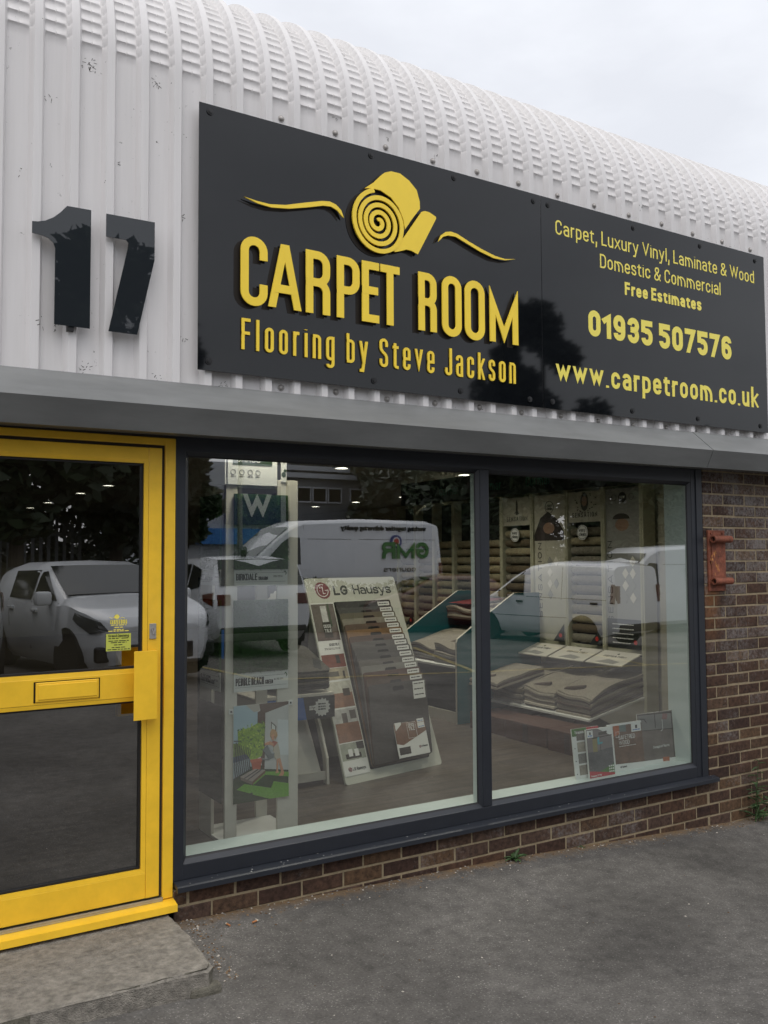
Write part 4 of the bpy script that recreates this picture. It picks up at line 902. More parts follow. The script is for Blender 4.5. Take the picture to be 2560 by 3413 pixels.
for a in [(2.9, -14.2, 8.5, 2.3, 1, 'tall dark tree mirrored in the digit one and the upper door glass', 1), (5.1, -15.4, 8.3, 2.2, 2, 'broad dark tree mirrored in the digit seven, next to the palisade fence', 0),
          (.2, -14.8, 7.4, 2.6, 3, 'dark tree mirrored at the far left of the door glass', 0), (7.7, -19.6, 7.8, 1.5, 4, 'slim tree mirrored in the lower left corner of the shop sign', 1),
          (17.2, -22.8, 6.6, 2.5, 5, 'wide low tree standing behind the tail of the courier van', 0), (17.6, -19.4, 7.2, 2.5, 6, 'leafy tree mirrored in the window just left of the mullion', 1),
          (20.8, -19.5, 11.4, 2.1, 7, 'tallest dark tree, mirrored under the last letters of the sign', 0), (25.5, -19.5, 7.4, 3.2, 8, 'dark tree beyond the van with tiler lettering', 1), (21.5, -24.5, 6.5, 3.4, 9, 'shadowed tree far behind the small white van', 0), (31, -21, 7.5, 3.6, 10, 'dark tree at the far right end of the car park', 0)]: tree(*a)
# low clipped hedge in front of the courier van
b = mb(M_LEAFS[1]); r = random.Random(4)
for i in range(9000):
    x = r.uniform(8.0, 27); y = -15.4+r.uniform(-.35, .35); z = .15+r.uniform(0, 1.12)+.06*math.sin(x*2.1)-.035*(x-9)
    a = V3((r.gauss(0, 1), r.gauss(0, 1), r.gauss(0, 1))).normalized(); e = a.cross(V3((r.gauss(0, 1), r.gauss(0, 1), .3))).normalized(); p = V3((x, y, z)); s_ = .075*r.uniform(.6, 1.4)
    b.add([p-a*s_, p+e*s_*.5, p+a*s_, p-e*s_*.5], [(0, 1, 2, 3)], M_LEAFS[1])
b.add(*(lambda q: (q.v, q.f))(MB().box(8.1, 27, -15.65, -15.15, -.6, .95, M_LEAFS[0])), M_LEAFS[0])
tag(b.build('hedge', fixn=False), 'low clipped hedge along the far edge of the car park', 'hedge')
for i, (x, y, w_, lb) in enumerate([(20.5, -21.5, 4.2, 'dark shrub bank behind the small white van, between the tree trunks'), (29, -22, 4.6, 'dark shrub bank behind the van with tiler lettering'), (3.2, -18.4, 4.4, 'dark shrub bank behind the palisade fence'), (-3.5, -17.5, 4.0, 'dark shrub bank at the far left beyond the fence')]):
    b, cl = crown_mesh('shrub', 30+i, w_, 2.1, 9000, .16, M_LEAFS[i % 2], 34); b.v = [(vx+x, vy*.35+y, max(vz, -1.7)+1.6) for vx, vy, vz in b.v]
    tag(b.build('shrub', fixn=False), lb, 'shrub', 'shrubs behind the car park')
# palisade fence
pf = thing('palisade_fence', 'grey steel palisade fence with pointed pales under the trees', 'fence', (1.5, -16.6, 0))
M_GALV = mat('galvanised', (.16, .17, .18), .5, .6, var=.2, vscale=5)
b = mb(M_GALV)
for i in range(44):
    x = -2.5+i*.165; b.prism([(x, .1), (x+.07, .1), (x+.07, 2.75), (x+.052, 2.95), (x+.035, 2.80), (x+.018, 2.95), (x, 2.75)], (V3((0, -16.5, 0)), V3((1, 0, 0)), V3((0, 0, 1)), V3((0, 1, 0))), 0, .006, M_GALV)
b.build('pales', None, pf); b = mb(M_GALV)
for z in (.7, 2.3): b.box(-2.6, 4.8, -16.56, -16.51, z, z+.06, M_GALV)
b.build('rail', None, pf)
# far buildings
M_CLAD2 = mat('grey_cladding', (.16, .17, .18), .6, var=.1, vscale=2); M_PALE = mat('pale_band', (.40, .42, .45), .6); M_NAVY = mat('navy_sign', (.012, .02, .10), .4); M_BLUE = mat('blue_cladding', (.03, .16, .45), .5)
of = thing('office_building', 'flat roofed grey office building with a strip of windows across the yard', 'building', (15.5, -26, 0))
b = mb(M_CLAD2); b.box(14.1, 18.6, -34, -25.5, -1, 5.4, M_CLAD2); b.build('wall', None, of)
b = mb(M_PALE)
for z in (4.75, 5.02, 5.29): b.box(13.9, 18.8, -25.5, -25.3, z, z+.18, M_PALE)
b.box(13.8, 18.9, -34.2, -25.25, 5.5, 5.68, M_PALE); b.build('roof_band', None, of)
for x in (14.35, 15.0, 15.65, 16.6, 17.3):
    b = mb(M_CGL); b.box(x+.04, x+.56, -25.5, -25.46, 3.9, 4.38, M_CGL); wo = b.build('window', None, of)
    b = mb(M_PALE); b.box(x, x+.6, -25.47, -25.42, 3.84, 3.9, M_PALE); b.box(x, x+.6, -25.47, -25.42, 4.38, 4.44, M_PALE); b.box(x, x+.04, -25.47, -25.42, 3.9, 4.38, M_PALE); b.box(x+.56, x+.6, -25.47, -25.42, 3.9, 4.38, M_PALE); b.build('frame', None, wo)
tu = thing('trade_unit', 'low white trade unit with blue fascia and a navy sign bearing a white letter', 'building', (11, -26, 0))
b = mb(M_CLAD2); b.box(9.0, 14.0, -33, -25.6, -1, 5.2, M_PALE); b.build('wall', None, tu)
b = mb(M_BLUE); b.box(9.0, 14.0, -25.6, -25.35, 2.3, 2.85, M_BLUE); b.build('fascia', None, tu)
b = mb(M_NAVY); b.box(11.6, 13.7, -25.6, -25.4, 3.0, 4.4, M_NAVY); so_ = b.build('sign_panel', None, tu)
b = mb(M_WHITE); text(b, 'W', (V3((13.3, -25.4, 3.25)), V3((-1, 0, 0)), V3((0, 0, 1)), V3((0, 1, 0))), .85, .19, width=1.05, m=M_WHITE, d1=.02); b.build('lettering', None, so_)
lc = thing('lamp_column', 'slim grey lamp column standing beside the courier van', 'lamp post', (8.9, -17.6, .2))
b = mb(M_GALV); b.tube([(8.9, -17.6, 0), (8.9, -17.6, 6.2)], lambda u: .08-.03*u, M_GALV, 10); b.build('pole', None, lc); b = mb(M_GALV); b.cbox(8.75, 9.05, -17.7, -16.9, 6.2, 6.32, .03, M_GALV); b.build('lamp_head', None, lc)

# ------------------------------------------------------------ inside the shop
FZ = .25
M_WALLC = mat('cream_wall', (.42, .40, .31), .8, var=.06, vscale=2); M_CEIL = mat('ceiling_white', (.42, .42, .40), .8)
b = mb(M_WOOD); b.box(-1.5, 9, .11, 15, .10, FZ, M_WOOD); struct('shop_floor', b)
b = mb(M_CEIL); b.box(-1.5, 9, .21, 15, 2.75, 2.80, M_CEIL); struct('ceiling', b)
b = mb(M_WALLC); b.box(-1.6, -1.5, .2, 15, .1, 2.75, M_WALLC); struct('wall_left', b)
b = mb(M_WALLC); b.box(9, 9.1, .2, 15, .1, 2.75, M_WALLC); struct('wall_right', b)
b = mb(M_WALLC); b.box(-1.6, 9.1, 15, 15.1, .1, 2.75, M_WALLC); struct('wall_back', b)
b = mb(M_WALLC); b.box(-1.6, .2, .13, .2, .1, 2.75, M_WALLC); b.box(4.80, 9.1, .13, .2, .1, 2.75, M_WALLC); b.box(.2, 4.8, .13, .2, 2.345, 2.79, M_WALLC); b.box(-1.6, 9.1, .06, .2, 2.80, 2.9, M_WALLC); struct('wall_front', b)
b = mb(M_WALLC); b.box(6.0, 6.08, .2, 6.6, FZ, 2.40, M_WALLC); struct('partition', b)

# ceiling downlights, lit; the last four are unseen, added to brighten the front displays
M_GLOW = mat('lit_lamp', (1, .93, .80), emit=9)
first = None
for i, (x, y, lb) in enumerate([(3.05, 8.0, 'nearest downlight seen through the yellow door'), (3.05, 9.56, 'second downlight seen through the yellow door'), (3.06, 12.0, 'third downlight seen through the yellow door'), (3.08, 13.7, 'farthest downlight seen through the yellow door'),
                                (5.06, 8.05, 'lit downlight seen just above the grass sample tower'), (4.67, 4.56, 'lit downlight at the top edge of the left pane, right of the tower'), (6.33, 4.56, 'lit downlight in the top corner of the left pane beside the mullion'),
                                (7.73, 8.05, 'lit downlight above the far carpet rolls'), (7.68, 9.5, 'lit downlight left of the far carpet rolls, middle of three'), (7.67, 11.0, 'lit downlight farthest back above the courier van reflection'),
                                (3.05, 1.25, 'ceiling downlight added out of view over the leaning sample display'), (4.67, 1.25, 'ceiling downlight added out of view beside the mullion'), (4.75, 2.9, 'ceiling downlight added out of view before the roll rack and teal gondola'), (2.0, .42, 'ceiling downlight added out of view to light the grass sample tower')]):
    lb = 'round '+lb
    if first is None:
        d = thing('downlight', lb, 'downlight', (x, y, 2.75), 0, 'ceiling downlights')
        q = mb(M_GLOW); q.disc((0, 0, 0), (0, 0, -1), 0, .07, -.002, .006, M_GLOW, 18); q.build('lamp', None, d, local=True)
        q = mb(M_WHITE); q.disc((0, 0, 0), (0, 0, -1), .0705, .095, -.002, .012, M_WHITE, 18); q.build('bezel', None, d, local=True); first = d
    else: dup(first, (x, y, 2.75), label=lb)
    la = bpy.data.lights.new('downlight_beam', 'SPOT'); la.energy = (46, 46, 72, 15)[i-10] if i > 9 else (70 if i in (4, 5, 6) else 22); la.spot_size = R(150 if i > 9 else 120); la.spot_blend = .8; la.shadow_soft_size = .07; la.color = (1, .92, .79)
    lo = bpy.data.objects.new('downlight_beam', la); COL.objects.link(lo); lo.location = (0, 0, -.03); lo.parent = (first if i == 0 else bpy.data.objects['downlight.%03d' % i])

# --- artificial grass sample tower
tw = thing('grass_sample_tower', 'white four post display tower hung with artificial grass samples behind the left pane', 'display stand', (1.98, .76, FZ))
TX0, TX1, TY0, TY1 = 1.765, 2.19, .575, .96
def post(x0, x1, y0, y1): b = mb(M_BIRCH); b.cbox(x0, x1, y0, y1, FZ+.005, 2.19, .002, M_BIRCH); b.build('post', None, tw)
post(TX0, 1.832, TY0, TY0+.018); post(2.066, TX1, TY0, TY0+.018); post(TX0, TX0+.018, .775, TY1); post(2.10, 2.172, TY1-.018, TY1)
b = mb(M_WHITE); b.cbox(TX0+.001, TX1-.001, TY0+.019, TY1-.019, FZ, FZ+.018, .002, M_WHITE); b.cbox(TX0+.02, TX1-.001, TY0+.019, TY1-.019, 2.14, 2.155, .002, M_WHITE); b.build('shelf', None, tw)
b = mb(M_WHITE); b.box(1.772, 2.06, TY0-.008, TY0-.002, 2.155, 2.60, M_WHITE); b.box(1.757, 1.763, TY0-.005, .80, 2.155, 2.60, M_WHITE); ho = b.build('header_board', None, tw)
M_HG = mat('header_green', (.03, .06, .03), .5)
FT = FRONT(0, TY0-.0085, 0)
b = mb(M_HG); b.prism([(1.80, 2.262), (2.03, 2.262), (2.03, 2.325), (1.80, 2.325)], FT, 0, .001, M_HG); text(b, 'GRASS', FT, .034, .0042, width=.135, m=M_WHITE, x=1.822, z=2.277, d0=.001, d1=.002)
for x in (1.802, 1.852, 1.90, 1.945): b.disc((x, TY0-.0085, 2.222), (0, -1, 0), .0125, .0145, 0, .001, M_GAP, 18); microlines(b, FT, x-.014, x+.014, 2.198, 1, .01, .003, M_GAP, .001)
b.build('header_print', None, ho)
b = mb(M_WHITE); b.box(2.085, 2.118, TY0-.006, TY0-.001, 2.18, 2.5, M_WHITE)
for z, c in ((2.22, M_HG), (2.30, M_TURF), (2.38, M_NOTE)): b.disc((2.10, TY0-.0062, z), (0, -1, 0), 0, .014, 0, .001, c, 12); b.disc((2.108, TY0-.0066, z+.022), (0, -1, 0), 0, .009, 0, .001, c, 10)
b.build('leaf_banner', None, tw)
def turf(fr, x0, x1, z0, z1, n, dark=False):
    o, ux, uz, un = fr; b = mb(M_TURF); r = random.Random(9)
    b.prism([(x0, z0), (x1, z0), (x1, z1), (x0, z1)], fr, 0, .012, M_TURF)
    for i in range(n):
        p = V3((r.uniform(x0, x1), r.uniform(z0, z1))); l = r.uniform(.008, .02); a = r.uniform(0, 6.28); dx, dz = math.cos(a)*.0018, math.sin(a)*.0018; tx, tz = r.uniform(-.009, .009), r.uniform(-.014, .004)
        q = o+un*.010
        b.add([q+ux*(p.x-dx)+uz*(p.y-dz), q+ux*(p.x+dx)+uz*(p.y+dz), q+ux*(p.x+tx)+uz*(p.y+tz)+un*l], [(0, 1, 2)], M_TURF)
    return b
SIDE = (V3((TX0-.002, 0, 0)), V3((0, -1, 0)), V3((0, 0, 1)), V3((-1, 0, 0)))     # the face turned to the left
FTP = FRONT(0, TY0-.004, 0)
for z0, z1 in ((1.70, 2.105), (1.152, 1.535)):
    turf(FTP, 1.808, 2.122, z0, z1, 5200).build('turf_sample', None, tw, fixn=False); turf(SIDE, -.93, -.625, z0, z1, 3400).build('turf_sample', None, tw, fixn=False)
def card(fr, x0, x1, z0, z1, a_, b_):
    b = mb(M_WHITE); b.prism([(x0, z0), (x1, z0), (x1, z1), (x0, z1)], fr, 0, .003, M_WHITE); h = z1-z0; o, ux, uz, un = fr; f2 = (o+un*.003, ux, uz, un)
    for z in (z0+h*.22, z0+h*.76): b.prism([(x0+.008, z), (x1-.01, z), (x1-.01, z+.0012), (x0+.008, z+.0012)], f2, 0, .0004, M_INK)
    la, lb_ = a_; text(b, la, f2, h*.40, h*.058, gap=.05, width=lb_, m=M_INK, x=x0+.010, z=z0+h*.32, d1=.0006); ta, tb = b_
    text(b, ta, f2, h*.22, h*.036, gap=.06, width=tb, m=M_INK, x=x0+.018+lb_, z=z0+h*.32, d1=.0006)
    b.ribbon([(x1-.012, z0+h*.62), (x1-.007, z0+h*.74), (x1-.014, z0+h*.86), (x1-.022, z0+h*.80)], lambda t: .002+.009*t*(1.1-t), f2, 0, .0008, m=M_TURF); microlines(b, f2, x1-.085, x1-.03, z0+h*.56, 2, .006, .0025, M_GAP, .0005)
    b.build('name_card', None, tw)
FTC = FRONT(0, TY0-.006, 0)
SIDC = (SIDE[0]+V3((-.004, 0, 0)),)+SIDE[1:]
card(FTC, 1.81, 2.122, 1.612, 1.702, ('BIRKDALE', .122), ('DRAGON', .055)); card(FTC, 1.81, 2.126, 1.050, 1.150, ('PEBBLE BEACH', .162), ('GREEN', .045))
card(SIDC, -.93, -.625, 1.612, 1.70, ('BIRKDALE', .118), ('DRAGON', .055)); card(SIDC, -.93, -.625, 1.05, 1.15, ('PEBBLE BEACH', .158), ('GREEN', .045))
# poster of a child watering a plant on a lawn
PX0, PX1, PZ0, PZ1 = 1.808, 2.128, .468, .978
def poster():
    b = mb(M_WHITE); fr0 = FRONT(PX0, TY0-.006, PZ0); W, Hh = PX1-PX0, PZ1-PZ0
    b.prism([(0, 0), (W, 0), (W, Hh), (0, Hh)], fr0, 0, .003, M_WHITE)
    fr = (fr0[0]+V3((0, -.003, 0)), V3((W, 0, 0)), V3((0, 0, Hh)), V3((0, -1, 0))); lay = [0]
    C = lambda n, r, g, bb, **k: mat('print_'+n, srgb(r, g, bb), .5, **k)
    def pg(pts, m): lay[0] += 1; b.prism(pts, fr, 0, .0002+.00012*lay[0], m)
    pg([(.0, .0), (1, 0), (1, .36), (0, .36)], C('shade_lawn', 38, 62, 30, var=.2, vscale=40))
    pg([(.003, .26), (.43, .40), (.43, 1), (.003, 1)], C('sky', 165, 190, 200)); pg([(.0, .25), (.30, .34), (.3, .45), (.0, .42)], C('roofs', 150, 165, 170)); pg([(0, .42), (.3, .45), (.3, .50), (0, .48)], C('river', 60, 90, 115)); pg([(0, .48), (.3, .5), (.25, .60), (0, .62)], C('park', 105, 130, 60, var=.3, vscale=60))
    pg([(.22, 1), (.37, .918), (.46, .93), (.5, 1)], C('cornice', 175, 172, 160)); pg([(.999, .976), (.571, .897), (.558, .318), (1, .275)], C('wall', 190, 192, 188, var=.06, vscale=20)); pg([(.999, .80), (.8, .82), (.79, .45), (1, .43)], C('wall_sun', 205, 212, 212))
    pg([(.46, 1), (1, 1), (.999, .97), (.571, .90), (.558, .318), (.516, .322), (.43, .787), (.432, .917), (.48, .928)], C('beam', 82, 62, 48)); pg([(.678, .804), (.775, .748), (.767, .68), (.676, .728)], C('window', 60, 50, 42)); pg([(.69, .785), (.755, .748), (.752, .69), (.688, .725)], C('window_light', 215, 220, 215))
    g1, g2, g3 = C('bush', 130, 165, 40, var=.3, vscale=90), C('bush_light', 175, 200, 70), C('bush_dark', 80, 115, 45); r = random.Random(2)
    blob = [(.076, .738), (.159, .752), (.30, .765), (.42, .80), (.562, .79), (.55, .60), (.513, .459), (.40, .43), (.308, .434), (.22, .50), (.085, .60)]; pg(blob, g1)
    for i in range(170):
        u, v = r.random(), r.random(); x = .08+.48*u; z = .44+.33*v+.05*u
        if z < .62-.55*(x-.1) and x < .3: continue
        q = r.uniform(.012, .028); a = r.uniform(0, 6); lay[0] = 20+i % 9
        pg([(x+q*math.cos(a), z+q*.7*math.sin(a)), (x+q*.5*math.cos(a+1.6), z+q*.35*math.sin(a+1.6)), (x-q*math.cos(a), z-q*.7*math.sin(a)), (x-q*.5*math.cos(a+1.6), z-q*.35*math.sin(a+1.6))], (g2, g3, g1)[i % 3])
    lay[0] = 32; ir = C('iron', 40, 42, 45)
    b.ribbon([(.0, .252), (.293, .335)], .008, fr, 0, .004, m=ir); b.ribbon([(.005, .644), (.133, .638)], .008, fr, 0, .0041, m=ir)
    for i in range(9):
        x = .02+i*.032; z0 = .262+x*.28; b.ribbon([(x+.02, z0), (x-.005, z0+.12), (x+.015, z0+.25-.012*i), (x+.03, z0+.36-.02*i)], .007, fr, 0, .0042+.00005*i, m=ir)
    pt = C('pot', 175, 85, 55); pg([(.313, .415), (.505, .42), (.474, .304), (.352, .301)], pt); pg([(.300, .432), (.515, .436), (.512, .405), (.303, .402)], C('pot_rim', 192, 100, 68)); pg([(.34, .305), (.485, .308), (.48, .292), (.345, .290)], pt)
    pg([(.12, .27), (.377, .333), (.57, .307), (.333, .207)], C('bench_top', 165, 155, 145)); pg([(.12, .27), (.333, .207), (.332, .173), (.131, .238)], C('bench_end', 120, 108, 98)); pg([(.333, .207), (.57, .307), (.563, .277), (.332, .173)], C('bench_side', 112, 80, 58))
    for t in (.3, .6): b.ribbon([(.12+.213*t, .27-.063*t), (.377+.193*t, .333-.026*t)], .006, fr, 0, .0078, m=ir)
    lw = C('sun_lawn', 110, 165, 55, var=.3, vscale=160)
    pg([(.064, .143), (.195, .192), (.674, .11), (.725, .177), (1.0, .133), (1.0, 0), (.648, .003), (.348, .07), (.337, .098), (.289, .089)], lw); pg([(.569, .29), (1, .254), (1, .205), (.557, .26)], lw); pg([(.35, .185), (.557, .27), (.557, .255), (.36, .172)], lw)
    sk, dr, hr, cn = C('skin', 205, 150, 115), C('dress', 185, 178, 160), C('hair', 185, 145, 95), C('can', 110, 118, 118)
    pg([(.779, .41), (.81, .41), (.80, .29), (.815, .262), (.751, .258), (.775, .29)], sk); pg([(.80, .41), (.842, .41), (.895, .29), (.915, .25), (.89, .222), (.812, .226), (.86, .27)], sk)
    pg([(.665, .585), (.74, .60), (.80, .575), (.835, .48), (.842, .412), (.754, .402), (.707, .478), (.72, .54)], dr); pg([(.672, .585), (.72, .60), (.795, .58), (.72, .535)], C('top', 170, 95, 75))
    pg([(.56, .585), (.66, .60), (.72, .57), (.715, .545), (.65, .565), (.56, .565)], sk); pg([(.52, .52), (.605, .562), (.735, .469), (.715, .425), (.64, .41)], cn); pg([(.605, .562), (.66, .53), (.735, .469), (.68, .47)], C('can_light', 160, 168, 168)); b.ribbon([(.64, .415), (.56, .42), (.50, .43)], .012, fr, 0, .0090, m=cn)
    pg([(.655, .66), (.665, .70), (.70, .725), (.745, .715), (.78, .68), (.79, .65), (.745, .61), (.74, .655), (.70, .645), (.672, .635)], hr); pg([(.675, .662), (.715, .672), (.735, .65), (.72, .605), (.69, .61), (.677, .64)], sk)
    b.build('printed_poster', None, tw)
    for x, z in ((PX0-.012, PZ1-.028), (PX1+.014, PZ1-.01)): q = mb(M_WHITE); q.cbox(x-.013, x+.013, TY0-.007, TY0-.001, z-.014, z+.014, .002, M_WHITE); q.disc((x, TY0-.007, z), (0, -1, 0), 0, .005, 0, .003, M_BLACK, 10); q.build('poster_clip', None, tw)
poster()
b = mb(mat('print_dark_view', (.008, .012, .012), .5)); MD = b.mats[0]
b.prism([(-.935, .468), (-.60, .468), (-.60, .978), (-.935, .978)], SIDC, 0, .003, MD)
b.prism([(-.86, .66), (-.74, .66), (-.74, .79), (-.78, .80), (-.80, .87), (-.83, .80), (-.86, .77)], SIDC, 0, .0035, mat('print_dark_tower', (.02, .02, .02), .5)); b.prism([(-.935, .468), (-.60, .468), (-.60, .62), (-.935, .64)], SIDC, 0, .0036, mat('print_dark_lawn', (.01, .03, .008), .5)); b.build('printed_poster', None, tw)

# --- leaning floor-sample board
LB = V3((2.9229, 1.3442, FZ)); LX = V3((.897, .16674, 0)); LZ = V3((.05255, .73584, 1.35795))
W, H = LX.length, LZ.length; ux, uz = LX.normalized(), LZ.normalized(); un = ux.cross(uz).normalized()
if un.y > 0: un = -un
lgd = thing('sample_display_board', 'cream leaning floor sample display with maker name header and photo strip', 'display stand', tuple(LB+LX*.5))
FB = (LB, ux, uz, un); A = lambda pts: [(s*W, t*H) for s, t in pts]
def rrect(x0, x1, z0, z1, r, k=5):
    o = []
    for cx_, cz_, a0 in ((x1-r, z0+r, -90), (x1-r, z1-r, 0), (x0+r, z1-r, 90), (x0+r, z0+r, 180)):
        for i in range(k): a = R(a0+90*i/(k-1)); o.append((cx_+r*math.cos(a), cz_+r*math.sin(a)))
    return o
M_LGB = mat('display_cream', (.52, .53, .45), .45)
b = mb(M_LGB); b.prism(rrect(0, W, 0, H, .02), FB, -.018, 0, M_LGB); b.build('back_board', None, lgd)
b = mb(M_DARK); b.prism(rrect(.255*W, .882*W, .045*H, .868*H, .012), FB, 0, .002, M_DARK); b.build('slot_panel', None, lgd)
b = mb(M_LGB); b.add([LB+LX*.06+LZ*.95-un*.018, LB+LX*.94+LZ*.95-un*.018, LB+LX*.94+V3((.02, .75, 0)), LB+LX*.06+V3((.02, .75, 0))], [(0, 1, 2, 3)], M_LGB); b.build('back_strut', None, lgd)
def lglogo(b, cs, ct, r, fr, dd=.0):
    c = fr[0]+fr[1]*cs+fr[2]*ct; M_MAR = mat('logo_maroon', (.17, .012, .022), .4); b.disc(c, fr[3], 0, r, 0, .002+dd, M_MAR, 28)
    f2 = (c, fr[1], fr[2], fr[3]); arc = [(r*.74*math.cos(R(a)), r*.74*math.sin(R(a))) for a in range(75, 366, 12)]
    b.ribbon(arc+[(r*.30, 0)], r*.09, f2, .002, .0026+dd, m=M_WHITE); b.ribbon([(0, r*.45), (0, -r*.38), (r*.30, -r*.38)], r*.09, f2, .002, .003+dd, m=M_WHITE); b.disc(c+fr[1]*(-r*.32)+fr[2]*(r*.34), fr[3], 0, r*.11, .002, .0032+dd, M_WHITE, 10)
M_HT = mat('header_text_grey', (.035, .037, .038), .5)
b = mb(M_HT); lglogo(b, .167*W, .933*H, .069, FB)
text(b, 'LG', FB, .080, .0165, width=.150*W, m=M_HT, x=.280*W, z=.905*H, d1=.002); text(b, 'Hausys', FB, .080, .0118, width=.430*W, gap=.10, m=M_HT, x=.492*W, z=.906*H, d1=.002, xh=.72)
b.build('header_print', None, lgd)
b = mb(M_WHITE); b.prism(A([(.008, .035), (.246, .035), (.246, .866), (.008, .866)]), FB, 0, .003, M_WHITE)
FS_ = (LB+un*.003, ux, uz, un); pc = lambda n, r, g, bb: mat('photo_'+n, srgb(r, g, bb), .5, var=.25, vscale=25)
def ph(x0, x1, z0, z1, m, k=0): b.prism(A([(x0, z0), (x1, z0), (x1, z1), (x0, z1)]), FS_, 0, .0006+.0003*k, m)
ph(.012, .242, .67, .86, pc('room', 95, 85, 78)); ph(.10, .16, .76, .85, pc('bright', 190, 190, 185), 1); ph(.17, .19, .74, .86, pc('plant', 55, 70, 45), 1); ph(.012, .242, .67, .715, pc('floor', 80, 62, 50), 1); ph(.09, .175, .685, .765, M_GAP, 2)
text(b, 'DECO', FS_, .026, .004, width=.066, m=M_WHITE, x=.098*W, z=.735*H, d0=.001, d1=.0022); text(b, 'TILE', FS_, .026, .004, width=.066, m=M_WHITE, x=.098*W, z=.712*H, d0=.001, d1=.0022)
text(b, 'DECOTILE', FS_, .020, .0034, width=.092, m=M_INK, x=.115*W, z=.642*H, d1=.0008); microlines(b, FS_, .06*W, .22*W, .63*H, 2, .009, .004, M_GAP, .0006)
ph(.012, .242, .535, .60, pc('sofa', 120, 62, 42)); ph(.15, .19, .555, .595, M_GAP, 1); ph(.012, .242, .475, .533, pc('living', 165, 155, 130)); ph(.19, .21, .48, .515, M_GAP, 1); ph(.05, .15, .49, .515, pc('frames', 90, 85, 75), 1)
ph(.012, .242, .342, .466, pc('terracotta', 138, 100, 75)); ph(.012, .242, .41, .466, pc('hall', 190, 188, 172), 1); ph(.15, .22, .395, .43, pc('chairs', 70, 60, 48), 2)
ph(.012, .242, .182, .335, pc('terracotta2', 132, 95, 72)); ph(.012, .242, .27, .335, pc('hall2', 175, 175, 168), 1); ph(.09, .14, .27, .315, pc('figures', 80, 72, 65), 2); ph(.17, .23, .285, .325, pc('figures', 80, 72, 65), 2)
ph(.012, .242, .102, .178, pc('lounge', 150, 155, 140)); ph(.05, .2, .108, .13, M_GAP, 1); ph(.08, .12, .118, .15, M_WHITE, 2); ph(.14, .18, .116, .148, M_WHITE, 2); ph(.17, .24, .145, .178, M_GAP, 1)
lglogo(b, .065*W, .062*H, .0155, FS_); text(b, 'LG Hausys', FS_, .022, .0034, width=.115, m=M_HT, x=.09*W, z=.055*H, d1=.001)
b.build('photo_strip', None, lgd)
cols_ = [((.020, .018, .016), 'near black'), ((.045, .042, .038), 'dark charcoal'), ((.10, .085, .048), 'olive tan'), ((.20, .18, .135), 'pale beige'), ((.095, .055, .032), 'brown wood'), ((.19, .10, .035), 'orange oak'), ((.075, .042, .028), 'red brown wood'), ((.085, .078, .07), 'mid grey'), ((.072, .068, .062), 'slate grey'), ((.062, .058, .052), 'dark grey'), ((.115, .105, .09), 'light grey'), ((.19, .185, .16), 'pale stone'), ((.090, .045, .032), 'russet wood'), ((.085, .055, .034), 'walnut brown'), ((.055, .050, .044), 'large charcoal front')]
tops = [.863, .832, .804, .775, .746, .717, .685, .657, .628, .599, .568, .540, .510, .480, .450]
for i, ((c, cn), tp) in enumerate(zip(cols_, tops)):
    f = i/14.0; m = mat('sample_'+cn.replace(' ', '_'), c, .55, var=.12, vscale=18)
    d = .006+f*.155; bt = .050; x0, x1 = (.262+.004*f)*W, (.870+.012*f)*W; tz = (tp-.055*f)*H; zb = bt*H+f*.01
    v0 = LB+uz*zb+un*(.004+f*.035); v1 = LB+uz*tz+un*d; fz = (v1-v0); ln = fz.length; fz.normalize(); fn = ux.cross(fz).normalized()
    if fn.y > 0: fn = -fn
    fr = (v0, ux, fz, fn)
    sb = thing('floor_sample', '%s floor sample with handle slot, %s on the leaning display' % (cn, ['topmost', 'second from the top', 'third from the top', 'fourth from the top', 'fifth from the top', 'sixth from the top', 'seventh from the top', 'eighth from the top', 'ninth from the top', 'tenth from the top', 'eleventh from the top', 'fourth from the front', 'third from the front', 'second from the front', 'foremost'][i]), 'floor sample', tuple(v0), 0, 'floor samples in the leaning display')
    b = mb(m); b.prism(rrect(x0, x1, 0, ln, .018), fr, 0, .0055, m); b.build('board', None, sb)
    b = mb(M_DARK); b.prism(rrect((x0+x1)/2-.055, (x0+x1)/2+.055, ln-.058, ln-.028, .014), fr, .005, .0062, M_DARK); b.build('handle_slot', None, sb)
    b = mb(M_WHITE); lh = .032 if i < 14 else .125; b.prism([(x1-.135, ln-.012-lh), (x1-.015, ln-.012-lh), (x1-.015, ln-.012), (x1-.135, ln-.012)], fr, .005, .0064, M_WHITE)
    f3 = (v0+fn*.0064, ux, fz, fn)
    for q in range(1 if i < 14 else 3): microlines(b, f3, x1-.125, x1-.03, ln-.032-q*.04, 1, .01, .008, M_GAP, .0004)
    b.build('label_sticker', None, sb)
